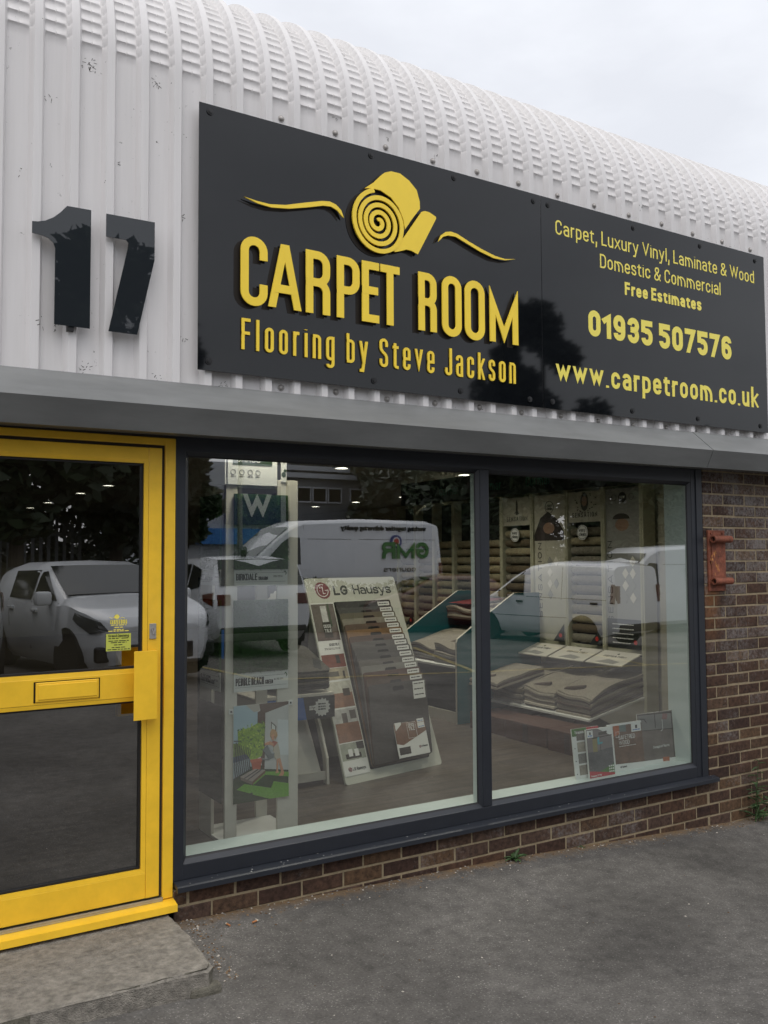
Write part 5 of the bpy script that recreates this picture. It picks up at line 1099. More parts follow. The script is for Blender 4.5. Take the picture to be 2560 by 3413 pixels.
# catalogue clipped low on the front sample
v0 = LB+uz*(.055*H)+un*.075; fr = (v0, ux, (uz*.32+un*.025).normalized(), un)
cg = thing('catalogue', 'brown and white floor tile catalogue standing low on the foremost sample', 'catalogue', tuple(v0))
b = mb(M_WHITE); cx0, cx1, ch = .49*W, .822*W, .315; b.prism([(cx0, 0), (cx1, 0), (cx1, ch), (cx0, ch)], fr, 0, .006, M_WHITE); f2 = (v0+un*.006, fr[1], fr[2], fr[3])
b.prism([(cx0, .10), (cx0+.06, .085), (cx1, .16), (cx1, ch-.004), (cx0, ch-.004)], f2, 0, .0006, pc('tile_floor', 118, 86, 66)); b.prism([(cx0, .235), (cx1, .25), (cx1, ch-.004), (cx0, ch-.004)], f2, 0, .0009, pc('shop', 130, 122, 112)); b.prism([(cx0+.01, .19), (cx0+.07, .23), (cx0+.07, .275), (cx0+.01, .27)], f2, 0, .0012, M_WHITE); b.prism([(cx0+.14, .24), (cx0+.175, .24), (cx0+.175, .305), (cx0+.14, .305)], f2, 0, .0013, M_GAP)
for z, tx in ((.205, 'DECO'), (.178, 'TILE')): text(b, tx, f2, .024, .0035, width=.060, m=M_WHITE, x=cx0+.135, z=z, d0=.001, d1=.0018)
b.ribbon([(cx0+.122, .125), (cx0+.208, .125), (cx0+.208, .236), (cx0+.122, .236)], .002, f2, 0, .0017, True, M_WHITE)
lglogo(b, cx0+.215, .055, .009, f2); text(b, 'LG Hausys', f2, .012, .002, width=.062, m=M_HT, x=cx0+.228, z=.05, d1=.001); b.prism([(cx0+.012, .02), (cx0+.12, .02), (cx0+.12, .07), (cx0+.012, .07)], f2, 0, .001, M_GAP)
for q in range(3): b.prism([(cx1-.075, .185+q*.042), (cx1-.008, .185+q*.042), (cx1-.008, .224+q*.042), (cx1-.075, .224+q*.042)], f2, 0, .0021, M_WHITE); microlines(b, f2, cx1-.068, cx1-.015, .192+q*.042, 1, .01, .005, M_BLUE, .0026)
b.build('cover', None, cg)

# --- small stand with a heap of mats, between tower and display
st = thing('mat_stand', 'low beige stand with black side carrying a heap of grey carpet mats', 'display stand', (2.65, 1.6, FZ))
b = mb(M_BIRCH); b.add([(2.30, 1.47, .33), (2.80, 1.47, .33), (2.80, 1.80, .83), (2.30, 1.80, .83)], [(0, 1, 2, 3)], M_BIRCH); b.box(2.30, 2.83, 1.46, 1.475, FZ+.03, .335, M_BIRCH); b.build('sloped_panel', None, st)
b = mb(M_BIRCH); b.prism([(1.44, FZ), (1.49, FZ), (1.505, .42), (1.60, .62), (1.72, .80), (1.66, .80), (1.54, .60), (1.45, .42)], (V3((2.83, 0, 0)), V3((0, 1, 0)), V3((0, 0, 1)), V3((1, 0, 0))), 0, .018, M_BIRCH); b.build('side_rail', None, st)
b = mb(M_INK); b.prism([(1.62, FZ), (1.95, FZ), (1.95, .84), (1.73, .80), (1.61, .60), (1.51, .42)], (V3((2.852, 0, 0)), V3((0, 1, 0)), V3((0, 0, 1)), V3((1, 0, 0))), 0, .012, M_INK); b.build('side_panel', None, st)
b = mb(M_BIRCH); b.box(2.30, 2.87, 1.42, 1.90, .845, .862, M_BIRCH); b.build('shelf', None, st)
b = mb(M_INK); b.box(2.30, 2.87, 1.405, 1.418, .70, .844, M_INK); f2 = FRONT(0, 1.405, 0)
b.prism([(2.30, .70), (2.66, .70), (2.635, .844), (2.30, .844)], f2, 0, .001, mat('panel_blue', (.03, .13, .42), .5)); b.prism([(2.775+(.062 if i % 2 else .05)*math.cos(i*math.pi/14), .772+(.062 if i % 2 else .05)*math.sin(i*math.pi/14)) for i in range(28)], f2, 0, .0015, M_WHITE)
for z in (.79, .772, .755): microlines(b, f2, 2.745, 2.80, z, 1, .01, .009, M_INK, .002)
microlines(b, f2, 2.68, 2.73, .775, 2, .016, .012, M_WHITE, .002); b.build('header_board', None, st)
M_MATS = [mat('mat_grey', (.09, .085, .07), .95, var=.25, vscale=60, bump=.4, bscale=300), mat('mat_dark', (.045, .043, .04), .95, var=.25, vscale=60), mat('mat_beige', (.15, .135, .10), .95, var=.25, vscale=60)]
ords = ['topmost', 'second', 'third', 'fourth', 'fifth', 'sixth', 'lowest']
for i in range(7):
    z = .875+.018*(6-i); m = M_MATS[(0, 2, 0, 1, 2, 1, 1)[i]]
    b = mb(m); o4 = rrect(2.50+.004*(i % 3), 2.865-.003*(i % 2), 1.44, 1.86, .04)
    b.prism(o4, (V3((0, 0, z-.45)), V3((1, 0, 0)), V3((0, 1, .32)), V3((0, -.30, .95))), 0, .014, m)
    ob = b.build('carpet_mat'); tag(ob, 'grey carpet mat with rounded corners, %s in the heap beside the tower' % ords[i], 'carpet mat', 'carpet mats heaped on the low stand')
b = mb(M_INK); zt = .875+.018*6-.45; f4 = (V3((0, 0, zt)), V3((1, 0, 0)), V3((0, 1, .32)), V3((0, -.30, .95)))
b.prism([(2.76, 1.50), (2.80, 1.46), (2.86, 1.60), (2.82, 1.64)], f4, .0142, .0152, M_INK); tag(b.build('product_tag'), 'dark printed tag lying on the topmost carpet mat', 'tag')
# large dark display behind it
ds = thing('dark_display', 'tall dark display board standing behind the heap of mats', 'display stand', (2.85, 2.6, FZ))
b = mb(M_INK); b.cbox(2.35, 3.25, 2.55, 2.62, FZ, 1.62, .004, M_INK); b.build('board', None, ds); b = mb(M_WHITE); f2 = FRONT(0, 2.549, 0)
b.prism([(2.98+(.09 if i % 2 else .075)*math.cos(i*math.pi/12), 1.42+(.09 if i % 2 else .075)*math.sin(i*math.pi/12)) for i in range(24)], f2, 0, .002, M_WHITE); b.prism([(2.45, 1.0), (3.05, 1.0), (3.05, 1.22), (2.45, 1.22)], f2, 0, .001, mat('panel_blue', (.03, .13, .42))); b.build('printed_panel', None, ds)

# --- carpet roll rack along the right hand side
RX = 5.86
RF = lambda y: (V3((RX, y, 0)), V3((0, -1, 0)), V3((0, 0, 1)), V3((-1, 0, 0)))
rk = thing('carpet_roll_rack', 'long cream rack of rolled carpet samples under printed header boards along the right wall', 'display rack', (RX, 3.3, FZ))
M_RK = mat('rack_cream', (.40, .39, .28), .5)
ys_ = [1.38, 1.83, 2.30, 2.78, 3.25, 3.70, 4.09, 4.47, 4.85, 5.23]
for i, y in enumerate(ys_):
    b = mb(M_RK); b.cbox(RX-.05, RX+.10, y-.022, y+.022, FZ if i else FZ, 2.385, .004, M_RK); b.box(RX-.056, RX-.05, y-.006, y+.006, .9, 2.38, M_RK); b.build('post', None, rk)
rolls = [mat('roll_'+n, c, .95, var=.25, vscale=50, bump=.5, bscale=200) for n, c in (('oat', (.26, .225, .135)), ('sand', (.30, .25, .145)), ('fawn', (.19, .155, .09)), ('taupe', (.12, .105, .07)), ('stone', (.18, .165, .125)), ('umber', (.10, .075, .042)))]
PZB = {}
rollme = {}
def rollat(y0, y1, z, m):
    key = (m.name, round(y1-y0, 2))
    if key not in rollme:
        b = mb(m); w_ = (y1-y0)-.06; k = 12
        V = []
        for i in range(5):
            u = i/4; r_ = .040*(1-.10*(abs(u-.5)*2)**4)
            V += [(-r_*math.cos(2*math.pi*j/k)*.9, -w_/2+w_*u, r_*1.0*math.sin(2*math.pi*j/k)) for j in range(k)]
        b.add(V, [(i*k+j, i*k+(j+1) % k, (i+1)*k+(j+1) % k, (i+1)*k+j) for i in range(4) for j in range(k)]+[tuple(range(k)), tuple(range(4*k, 5*k))], m)
        o = b.build('sample_roll', None, rk, smooth=60, local=True); rollme[key] = o.data
    else: o = bpy.data.objects.new('sample_roll', rollme[key]); COL.objects.link(o); o.parent = rk
    o.location = V3((RX+.005, (y0+y1)/2, z))-rk.location
rw = random.Random(8)
M_PRT = mat('poster_grey', (.26, .26, .235), .5); M_FACE = mat('poster_skin', (.28, .17, .11), .6); M_HAIRP = mat('poster_hair', (.03, .022, .018), .6); M_BEI = mat('poster_beige', (.40, .385, .30), .6, var=.08, vscale=5)
for i, (y0, y1) in enumerate(zip(ys_, ys_[1:])):
    yc = (y0+y1)/2; wv = (y1-y0)/2-.024
    b = mb(M_INK); b.box(RX+.06, RX+.09, y0+.02, y1-.02, .9, 2.36, M_INK); b.build('backing', None, rk)
    b = mb(M_RK); b.box(RX-.03, RX+.06, y0+.022, y1-.022, .925, .965, M_RK); b.build('bottom_rail', None, rk)
    fr = RF(yc); f2 = (V3((RX-.032, yc, 0)),)+fr[1:]
    if i in (0, 2):     # printed panels
        b = mb(M_BEI); b.prism([(-wv, .97), (wv, .97), (wv, 2.36), (-wv, 2.36)], (V3((RX-.02, yc, 0)),)+fr[1:], 0, .008, M_BEI if i == 2 else M_PRT)
        f3 = (V3((RX-.0285, yc, 0)),)+fr[1:]
        # sleeping figure on top, diamonds below
        b.prism([(-wv, 1.98), (-wv*.6, 2.14), (-.02, 2.20), (wv*.5, 2.12), (wv, 1.98), (wv, 1.92), (-wv, 1.92)], f3, 0, .0006, M_HAIRP if i == 2 else M_PRT); b.prism([(.08*math.cos(a)-.01, 2.04+.055*math.sin(a)) for a in [k*.45 for k in range(14)]], f3, 0, .0009, M_FACE)
        if i == 0: b.prism([(.10*math.cos(a)-.02, 2.09+.05*math.sin(a)) for a in [k*.45 for k in range(8)]], f3, 0, .0012, M_HAIRP)
        for q in range(4):
            for sx in (0, .085):
                if i == 2 and sx and q % 2: continue
                cz_ = 1.72-q*.105; cxx = -.0+sx+(.0 if i == 2 else .02); b.prism([(cxx-.036, cz_), (cxx, cz_-.047), (cxx+.036, cz_), (cxx, cz_+.047)], f3, 0, .003, M_BIRCH if (q+(sx > 0)) % 3 else M_PRT)
        vt = (V3((RX-.0285, yc, 0)), V3((0, 0, 1)), V3((0, 1, 0)), V3((-1, 0, 0))); text(b, 'SENSATION', vt, .055, .007, width=.72, gap=.5, m=M_INK, x=1.18, z=.115 if i == 2 else .13, d1=.001)
        if i == 2:
            b.disc((RX-.0285, yc-.0, 2.24), (-1, 0, 0), .055, .060, 0, .002, M_INK, 24); text(b, 'easy', f3, .028, .004, m=M_INK, x=0, z=2.245, align='c', d1=.001); text(b, 'clean', f3, .028, .004, m=M_INK, x=0, z=2.212, align='c', d1=.001)
        else:
            b.disc((RX-.0285, yc, 2.28), (-1, 0, 0), 0, .045, 0, .002, M_GAP, 22); text(b, 'NEW', f3, .026, .0045, m=M_WHITE, x=0, z=2.267, align='c', d0=.002, d1=.003)
            for sx in (-.10, .10): b.disc((RX-.0285, yc+sx, 2.28), (-1, 0, 0), .026, .029, 0, .001, M_INK, 18)
            b.prism([(-wv, .97), (wv, .97), (wv, 1.22), (-wv, 1.22)], f3, 0, .0012, M_INK); microlines(b, f3, -wv+.06, wv-.1, 1.17, 5, .04, .008, M_WHITE, .002)
        b.build('printed_panel', None, rk)
    else:
        z = 1.02; n = 0; top = 2.06 if i < 4 else 1.98
        while z < top: rollat(y0+.012, y1-.012, z, rolls[(i*3+rw.randrange(4)) % 6]); z += .0885; n += 1
        if i < 4:
            b = mb(M_BEI); b.prism([(-wv, 2.08), (wv, 2.08), (wv, 2.36), (-wv, 2.36)], f2, -.012, 0, M_BEI)
            text(b, 'SENSATION', f2, .044, .006, width=wv*1.5, gap=.3, m=M_INK, x=0, z=2.125, align='c', d1=.001)
            if i == 1:
                b.prism([(.05*math.cos(a), 2.265+.085*math.sin(a)) for a in [k*.45 for k in range(14)]], f2, 0, .0012, M_HAIRP); b.prism([(.032*math.cos(a), 2.272+.048*math.sin(a)) for a in [k*.45 for k in range(14)]], f2, 0, .0018, M_FACE)
                for k in range(26):
                    a = rw.uniform(0, 6.28); q = rw.uniform(.085, .16); xx, zz = max(-wv+.01, min(wv-.01, q*math.cos(a))), 2.26+.09*math.sin(a); b.prism([(xx-.010, zz), (xx, zz-.005), (xx+.010, zz+.004), (xx, zz+.007)], f2, 0, .001+.00002*k, M_GAP)
            else:
                b.prism([(-.012, 2.21), (.012, 2.21), (.016, 2.30), (.0, 2.345), (-.014, 2.30)], f2, 0, .0012, M_HAIRP)
                for a in (-60, -30, 0, 30, 60): b.prism([(0, 2.185), (.035*math.sin(R(a))-.008, 2.185+.035*math.cos(R(a))), (.045*math.sin(R(a)), 2.185+.045*math.cos(R(a))), (.035*math.sin(R(a))+.008, 2.185+.033*math.cos(R(a)))], f2, 0, .0015+.0001*(a/30), M_GAP)
            b.build('header_board', None, rk)
            b = mb(M_WHITE); b.disc((RX-.06, yc, 1.985), (-1, 0, 0), 0, .068, 0, .003, M_WHITE, 26); b.disc((RX-.063, yc, 1.985), (-1, 0, 0), .058, .062, 0, .001, M_INK, 26); f5 = (V3((RX-.063, yc, 0)),)+fr[1:]
            text(b, 'easy', f5, .032, .0045, m=M_INK, x=0, z=1.992, align='c', d1=.001); text(b, 'clean', f5, .032, .0045, m=M_INK, x=0, z=1.952, align='c', d1=.001); b.build('round_badge', None, rk)
    b = mb(M_INK); b.prism([(wv-.15, .972), (wv, .972), (wv, 1.14)], (V3((RX-.06, yc, 0)),)+fr[1:], 0, .002, M_INK); b.disc((RX-.062, yc-wv+.05, 1.03), (-1, 0, 0), 0, .02, 0, .002, M_RED, 14); b.build('corner_flag', None, rk)
b = mb(M_INK); b.box(RX+.02, RX+.09, 1.36, 5.25, 2.40, 2.66, mat('fascia_dark', (.014, .016, .013), .5)); M_CM = mat('fascia_green', (.02, .16, .11), .5)
for y in (2.0, 2.75, 3.5, 4.25): text(b, 'Cormar', (V3((RX+.0195, y, 0)), V3((0, -1, 0)), V3((0, 0, 1)), V3((-1, 0, 0))), .10, .012, width=.36, m=M_CM, z=2.47, align='c', d1=.002)
b.build('fascia', None, rk)
b = mb(M_BIRCH); b.prism([(5.84, FZ), (5.72, FZ), (5.30, .455), (5.84, .585)], (V3((0, 1.385, 0)), V3((1, 0, 0)), V3((0, 0, 1)), V3((0, 1, 0))), 0, .018, M_BIRCH); b.build('end_panel', None, rk)
# leaflet flaps below the rack bays
for i, lb in enumerate(['nearest the window end', 'second from the window end', 'third from the window end', 'farthest from the window end']):
    y0, y1 = ys_[i]+.015, ys_[i+1]-.015
    a_ = V3((RX-.055, 0, .93)); c_ = V3((RX-.30, 0, .845)); ud = (a_-c_).normalized(); nn_ = V3((-ud.z, 0, ud.x)); fr = (V3((c_.x, (y0+y1)/2, c_.z)), V3((0, -1, 0)), ud, nn_); wv = (y1-y0)/2; ln = (a_-c_).length
    b = mb(M_BIRCH); b.prism([(-wv, 0), (wv, 0), (wv, ln), (-wv, ln)], fr, 0, .010, M_BIRCH); f2 = (fr[0]+nn_*.010,)+fr[1:]
    text(b, 'SENSATION', f2, .030, .0045, width=.25, gap=.3, m=M_INK, x=0, z=ln*.55, align='c', d1=.0008); b.prism([(-.12, .03), (.10, .02), (.13, .07), (-.02, .10)], f2, 0, .0007, M_PRT); b.disc(f2[0]+ud*(ln*.8), nn_, 0, .012, 0, .001, M_INK, 12)
    tag(b.build('sample_leaflet'), 'printed cream sample flap hinged under the carpet roll rack, '+lb, 'sample flap', 'sample flaps under the roll rack')
# carpet pattern books on sloping shelves
M_CP = [mat('carpet_'+n, c, .97, var=.22, vscale=70, bump=.5, bscale=260) for n, c in (('greige', (.26, .235, .185)), ('oatmeal', (.34, .31, .245)), ('mink', (.15, .135, .11)), ('ash', (.20, .195, .175)), ('cocoa', (.085, .062, .048)), ('cream', (.44, .41, .335)))]
def book(y0, y1, xf, xb, zf, zb_, nl, th, label, seed, cat='pattern book', wave=.03):
    r = random.Random(seed); t = thing('carpet_pattern_book', label, cat, (xf, (y0+y1)/2, zf), 0, 'carpet pattern books in the shop')
    ny, nx_ = 14, 12
    for k in range(nl):
        m = M_CP[(seed+k*2+(k*k) % 3) % 6] if k < nl-1 else M_CP[0]
        b = mb(m); jx = r.uniform(-.012, .012); jy = r.uniform(-.006, .006); V = []
        for lay in (0, 1):
            for i in range(nx_+1):
                for j in range(ny+1):
                    u, v = i/nx_, j/ny; x = xf+jx+(xb-xf)*u; y = y0+jy+(y1-y0)*v
                    z = zf+(zb_-zf)*u+th*(k+lay*.86)+.004
                    f = k/nl
                    z += f*(.018*math.sin(v*5.5+seed)*(1-u)-wave*(max(0, 1-u*3.2)**1.5)*(1-v)**2*1.0-.010*max(0, 1-u*5)**2+.006*math.sin(u*9+k*.4))
                    V.append((x, y, z))
        N1 = (nx_+1)*(ny+1); idx = lambda l, i, j: l*N1+i*(ny+1)+j; F = []
        for i in range(nx_):
            for j in range(ny): F += [(idx(1, i, j), idx(1, i+1, j), idx(1, i+1, j+1), idx(1, i, j+1)), (idx(0, i, j), idx(0, i, j+1), idx(0, i+1, j+1), idx(0, i+1, j))]
        for i in range(nx_): F += [(idx(0, i, 0), idx(0, i+1, 0), idx(1, i+1, 0), idx(1, i, 0)), (idx(0, i, ny), idx(1, i, ny), idx(1, i+1, ny), idx(0, i+1, ny))]
        for j in range(ny): F += [(idx(0, 0, j), idx(1, 0, j), idx(1, 0, j+1), idx(0, 0, j+1)), (idx(0, nx_, j), idx(0, nx_, j+1), idx(1, nx_, j+1), idx(1, nx_, j))]
        b.add(V, F, m); b.build('carpet_leaf', None, t, smooth=50)
    zt = zf+th*nl
    b = mb(M_CP[4]); yy = (y0*.35+y1*.65); zc = zt+.02
    b.add([(xf+.05, yy+.10, zc-.012), (xf+.085, yy+.11, zc-.004), (xf+.17, yy-.04, zc+.020), (xf+.135, yy-.05, zc+.012), (xf+.05, yy+.10, zc-.03), (xf+.085, yy+.11, zc-.03), (xf+.17, yy-.04, zc-.03), (xf+.135, yy-.05, zc-.03)], [(0, 1, 2, 3), (0, 4, 5, 1), (1, 5, 6, 2), (2, 6, 7, 3), (3, 7, 4, 0)], M_CP[4]); b.build('binding_strip', None, t)
    return t
sh = thing('sample_shelving', 'three sloping white shelves below the roll rack holding carpet pattern books', 'shelf unit', (5.5, 2.0, FZ))
names = ['thick grey carpet pattern book on the sloping shelf nearest the window', 'thick beige carpet pattern book on the middle sloping shelf', 'carpet pattern book on the third sloping shelf from the window', 'brown carpet pattern book on the shelf next to the teal panel']
yy_ = [(1.39, 1.795), (1.815, 2.215), (2.235, 2.64)]
for i, (y0, y1) in enumerate(yy_):
    b = mb(M_WHITE); b.add([(5.17, y0-.01, .455), (5.86, y0-.01, .592), (5.86, y1, .592), (5.17, y1, .455), (5.17, y0-.01, .437), (5.86, y0-.01, .574), (5.86, y1, .574), (5.17, y1, .437)], [(0, 1, 2, 3), (4, 7, 6, 5), (0, 4, 5, 1), (1, 5, 6, 2), (2, 6, 7, 3), (3, 7, 4, 0)], M_WHITE); b.build('shelf', None, sh)
    book(y0+.004, y1-.012, 5.20, 5.84, .457, .588, 10 if i == 0 else 9, .0195, names[i], i+1, wave=.055 if i == 0 else .035)
    book(y0+.01, y1-.02, 5.30, 5.80, .285, .335, 4, .020, 'dark carpet pattern book on the floor tier under the %s sloping shelf' % ('nearest', 'middle', 'third')[i], i+5)
b = mb(M_MORTAR); b.box(5.22, 5.84, 1.42, 2.64, FZ, .284, mat('plinth_brown', (.05, .028, .018), .6)); b.build('plinth', None, sh)
for i, (y0, y1) in enumerate([(1.02, 1.46), (1.50, 2.0), (2.04, 2.52)]):
    mC = mat('carton_brown', (.075, .032, .020), .7, var=.15, vscale=6); c = thing('carton', ['red brown carton on the wood floor nearest the window, below the pattern books', 'red brown carton on the wood floor, middle of three below the pattern books', 'red brown carton on the wood floor next to the teal panel'][i], 'carton', (4.98, (y0+y1)/2, FZ), 0, 'cartons under the pattern books')
    b = mb(mC); b.cbox(4.80+.02*i, 5.16, y0, y1, FZ, FZ+.165-.01*i, .004, mC); b.build('body', None, c)
    b = mb(M_UMB if False else mC); b.box(4.797+.02*i, 4.80+.02*i, (y0+y1)/2-.03, (y0+y1)/2+.03, FZ+.005, FZ+.15, mat('carton_tape', (.04, .02, .014), .5)); b.build('tape', None, c)
# teal gondola
gd = thing('teal_gondola', 'teal sided display gondola stacked with carpet pattern books beyond the mullion', 'display stand', (5.3, 3.2, FZ))
gp = [(4.835, FZ), (4.835, .985), (4.85, 1.02), (5.10, 1.175), (5.52, 1.42), (5.84, 1.42), (5.84, FZ)]
for y in (2.70, 3.60):
    b = mb(M_TEAL); b.prism(gp, (V3((0, y, 0)), V3((1, 0, 0)), V3((0, 0, 1)), V3((0, 1, 0))), 0, .022, M_TEAL); so2 = b.build('side_panel', None, gd)
    b = mb(M_BIRCH); b.ribbon(gp[:6], .004, (V3((0, y-.0008, 0)), V3((1, 0, 0)), V3((0, 0, 1)), V3((0, 1, 0))), 0, .0236, m=M_BIRCH); b.build('edging', None, so2)
b = mb(M_INK); b.box(4.87, 4.88, 2.723, 3.599, .35, .74, M_INK); b.build('front_panel', None, gd); b = mb(M_BIRCH); b.box(4.86, 4.885, 2.723, 3.599, FZ, .345, M_BIRCH); b.build('kick_board', None, gd)
b = mb(M_WHITE); b.add([(4.87, 2.723, .76), (5.84, 2.723, .98), (5.84, 3.599, .98), (4.87, 3.599, .76), (4.87, 2.723, .742), (5.84, 2.723, .962), (5.84, 3.599, .962), (4.87, 3.599, .742)], [(0, 1, 2, 3), (4, 7, 6, 5), (0, 4, 5, 1), (1, 5, 6, 2), (2, 6, 7, 3), (3, 7, 4, 0)], M_WHITE); b.build('shelf', None, gd)
book(2.74, 3.15, 4.90, 5.55, .765, .91, 9, .02, 'carpet pattern book in the teal gondola next to its right panel', 3); book(3.17, 3.58, 4.92, 5.55, .765, .91, 8, .02, 'brown carpet pattern book in the teal gondola next to its left panel', 4)
b = mb(M_INK); b.box(5.45, 5.84, 2.723, 3.599, 1.12, 1.14, M_INK); b.build('upper_shelf', None, gd); book(2.76, 3.15, 5.35, 5.80, 1.145, 1.19, 6, .02, 'dark carpet pattern book on the upper tier of the teal gondola', 9); 
rd = book(3.17, 3.58, 5.36, 5.80, 1.145, 1.19, 6, .02, 'red topped carpet pattern book on the upper tier of the teal gondola', 10); q = mb(M_RED); q.add([(5.37, 3.18, 1.30), (5.8, 3.18, 1.345), (5.8, 3.57, 1.345), (5.37, 3.57, 1.30)], [(0, 1, 2, 3)], mat('red_carpet', (.16, .02, .02), .95)); q.build('red_cover', None, rd)
book(2.28, 2.67, 4.95, 5.50, .60, .70, 3, .022, names[3], 7)

# --- brochures leaning on the window board
def broch(name, label, x0, x1, y, h, lean, draw, thick=.008):
    z = .4185; up = V3((0, lean, 1)).normalized(); n_ = V3((0, -1, lean)).normalized(); fr = (V3((x0, y, z)), V3((1, 0, 0)), up, n_)
    b = mb(M_WHITE); b.prism([(0, 0), (x1-x0, 0), (x1-x0, h), (0, h)], fr, -thick, 0, M_WHITE); draw(b, (fr[0]+n_*.0002,)+fr[1:], x1-x0, h); return tag(b.build(name), label, 'brochure', 'flooring brochures leaning in the window')
BG, BR_ = mat('brochure_green', (.05, .16, .02), .45), mat('brochure_red', (.42, .02, .03), .45)
def d1(b, fr, w_, h):
    b.prism([(0, h-.045), (w_, h-.045), (w_, h), (0, h)], fr, 0, .0008, BG); b.prism([(w_*.55, h-.012), (w_, h-.03), (w_, h), (w_*.55, h)], fr, 0, .0012, BR_); text(b, 'Titanium', fr, .016, .0026, width=.075, m=M_WHITE, x=.022, z=h-.031, d0=.0008, d1=.0016)
    for i, c in enumerate((.11, .10, .17, .07)): b.prism([(.035, .02+i*.068), (.10, .02+i*.068), (.10, .078+i*.068), (.035, .078+i*.068)], fr, 0, .001, M_CP[(0, 3, 1, 2)[i]])
    for z in (.03, .105, .18, .255): b.disc(fr[0]+fr[1]*.014+fr[2]*z, fr[3], 0, .0035, 0, .001, M_BLACK, 10)
broch('brochure', 'ring bound flooring sample card with green and red top edge, leftmost in the window', 3.828, 4.05, .128, .296, .12, d1)
def d2(b, fr, w_, h):
    b.prism([(0, .15), (w_, .15), (w_, h), (0, h)], fr, 0, .0006, mat('print_room', (.17, .155, .15), .5)); b.prism([(0, .0), (w_, 0), (w_, .165), (0, .15)], fr, 0, .0008, mat('print_slate_floor', (.085, .09, .092), .5, var=.25, vscale=30)); b.prism([(0, 0), (w_, 0), (w_, .012), (0, .042)], fr, 0, .0011, BR_); b.prism([(w_*.4, .03), (w_, .012), (w_, .066)], fr, 0, .0014, BG)
    b.prism([(w_*.43, h), (w_, h-.055), (w_, h)], fr, 0, .001, M_WHITE); b.prism([(.045, .15), (.082, .15), (.082, .235), (.045, .235)], fr, 0, .001, mat('print_ochre', (.24, .21, .08), .5)); b.prism([(.045, .228), (w_, .236), (w_, .242), (.045, .236)], fr, 0, .0013, M_GAP)
    tq = mat('print_turquoise', (.06, .32, .36), .5); b.prism([(.086, .195), (.10, .195), (.104, .235), (.088, .235)], fr, 0, .0016, tq); b.prism([(.09, .19), (.128, .195), (.128, .205), (.09, .202)], fr, 0, .0017, tq); b.ribbon([(.11, .195), (.108, .155)], .003, fr, 0, .0018, m=M_GAP); b.prism([(.10, .245), (.17, .245), (.17, .268), (.10, .262)], fr, 0, .0012, M_GAP)
    text(b, 'Titanium XT PU', fr, .010, .0016, width=.088, m=M_WHITE, x=.008, z=.006, d0=.0011, d1=.0018)
    for i in range(3):
        for j in range(3): b.disc(fr[0]+fr[1]*(w_-.042+.016*i)+fr[2]*(.022+.016*j), fr[3], 0, .0055, 0, .0021, M_WHITE, 10)
    b.prism([(.004, h-.05), (.052, h-.05), (.052, h-.008), (.004, h-.008)], fr, 0, .002, M_WHITE); microlines(b, fr, .01, .046, h-.042, 1, .01, .006, M_BLUE, .0025); b.prism([(.022, h-.032), (.034, h-.032), (.034, h-.018), (.022, h-.018)], fr, 0, .0025, M_GAP)
broch('brochure', 'grey office floor brochure with turquoise chair picture and red foot, second in the window', 3.917, 4.128, .102, .288, .10, d2, .014)
def d3(b, fr, w_, h):
    b.prism([(.045, .045), (w_, .035), (w_, h-.012), (.045, h-.012)], fr, 0, .0007, mat('print_wood_brown', (.13, .072, .042), .5, var=.3, vscale=22)); b.prism([(.05, h-.075), (.10, h-.065), (.10, h-.012), (.05, h-.012)], fr, 0, .0011, mat('print_orange', (.36, .09, .02), .5)); b.prism([(.10, h-.05), (.16, h-.055), (.16, h-.012), (.10, h-.012)], fr, 0, .001, mat('print_sea', (.10, .15, .14), .5))
    text(b, 'SAFETRED', fr, .026, .0026, width=.145, m=M_WHITE, x=.088, z=.190, d0=.0007, d1=.0014); text(b, 'WOOD', fr, .026, .0026, width=.092, m=M_WHITE, x=.088, z=.158, d0=.0007, d1=.0014); microlines(b, fr, .088, .235, .147, 1, .01, .003, M_WHITE, .0014); b.ribbon([(.095, .207), (.068, .207), (.068, .240), (.098, .240), (.098, .222)], .002, fr, 0, .0014, m=M_WHITE)
    text(b, 'Tarkett', fr, .012, .0022, width=.042, m=M_HT, x=.098, z=.018, d1=.0008); b.disc(fr[0]+fr[1]*.088+fr[2]*.024, fr[3], 0, .006, 0, .001, M_HT, 12)
    for z in (.03, .10, .17, .24): b.disc(fr[0]+fr[1]*.018+fr[2]*z, fr[3], 0, .005, 0, .001, M_GAP, 10)
    b.prism([(w_-.095, h-.062), (w_-.008, h-.062), (w_-.008, h-.012), (w_-.095, h-.012)], fr, 0, .002, M_WHITE); microlines(b, fr, w_-.085, w_-.02, h-.054, 1, .01, .006, M_BLUE, .0025); b.prism([(w_-.06, h-.042), (w_-.042, h-.042), (w_-.042, h-.022), (w_-.06, h-.022)], fr, 0, .0025, M_GAP)
broch('brochure', 'brown wood floor brochure with white ring margin, third in the window', 4.13, 4.432, .135, .290, .10, d3)
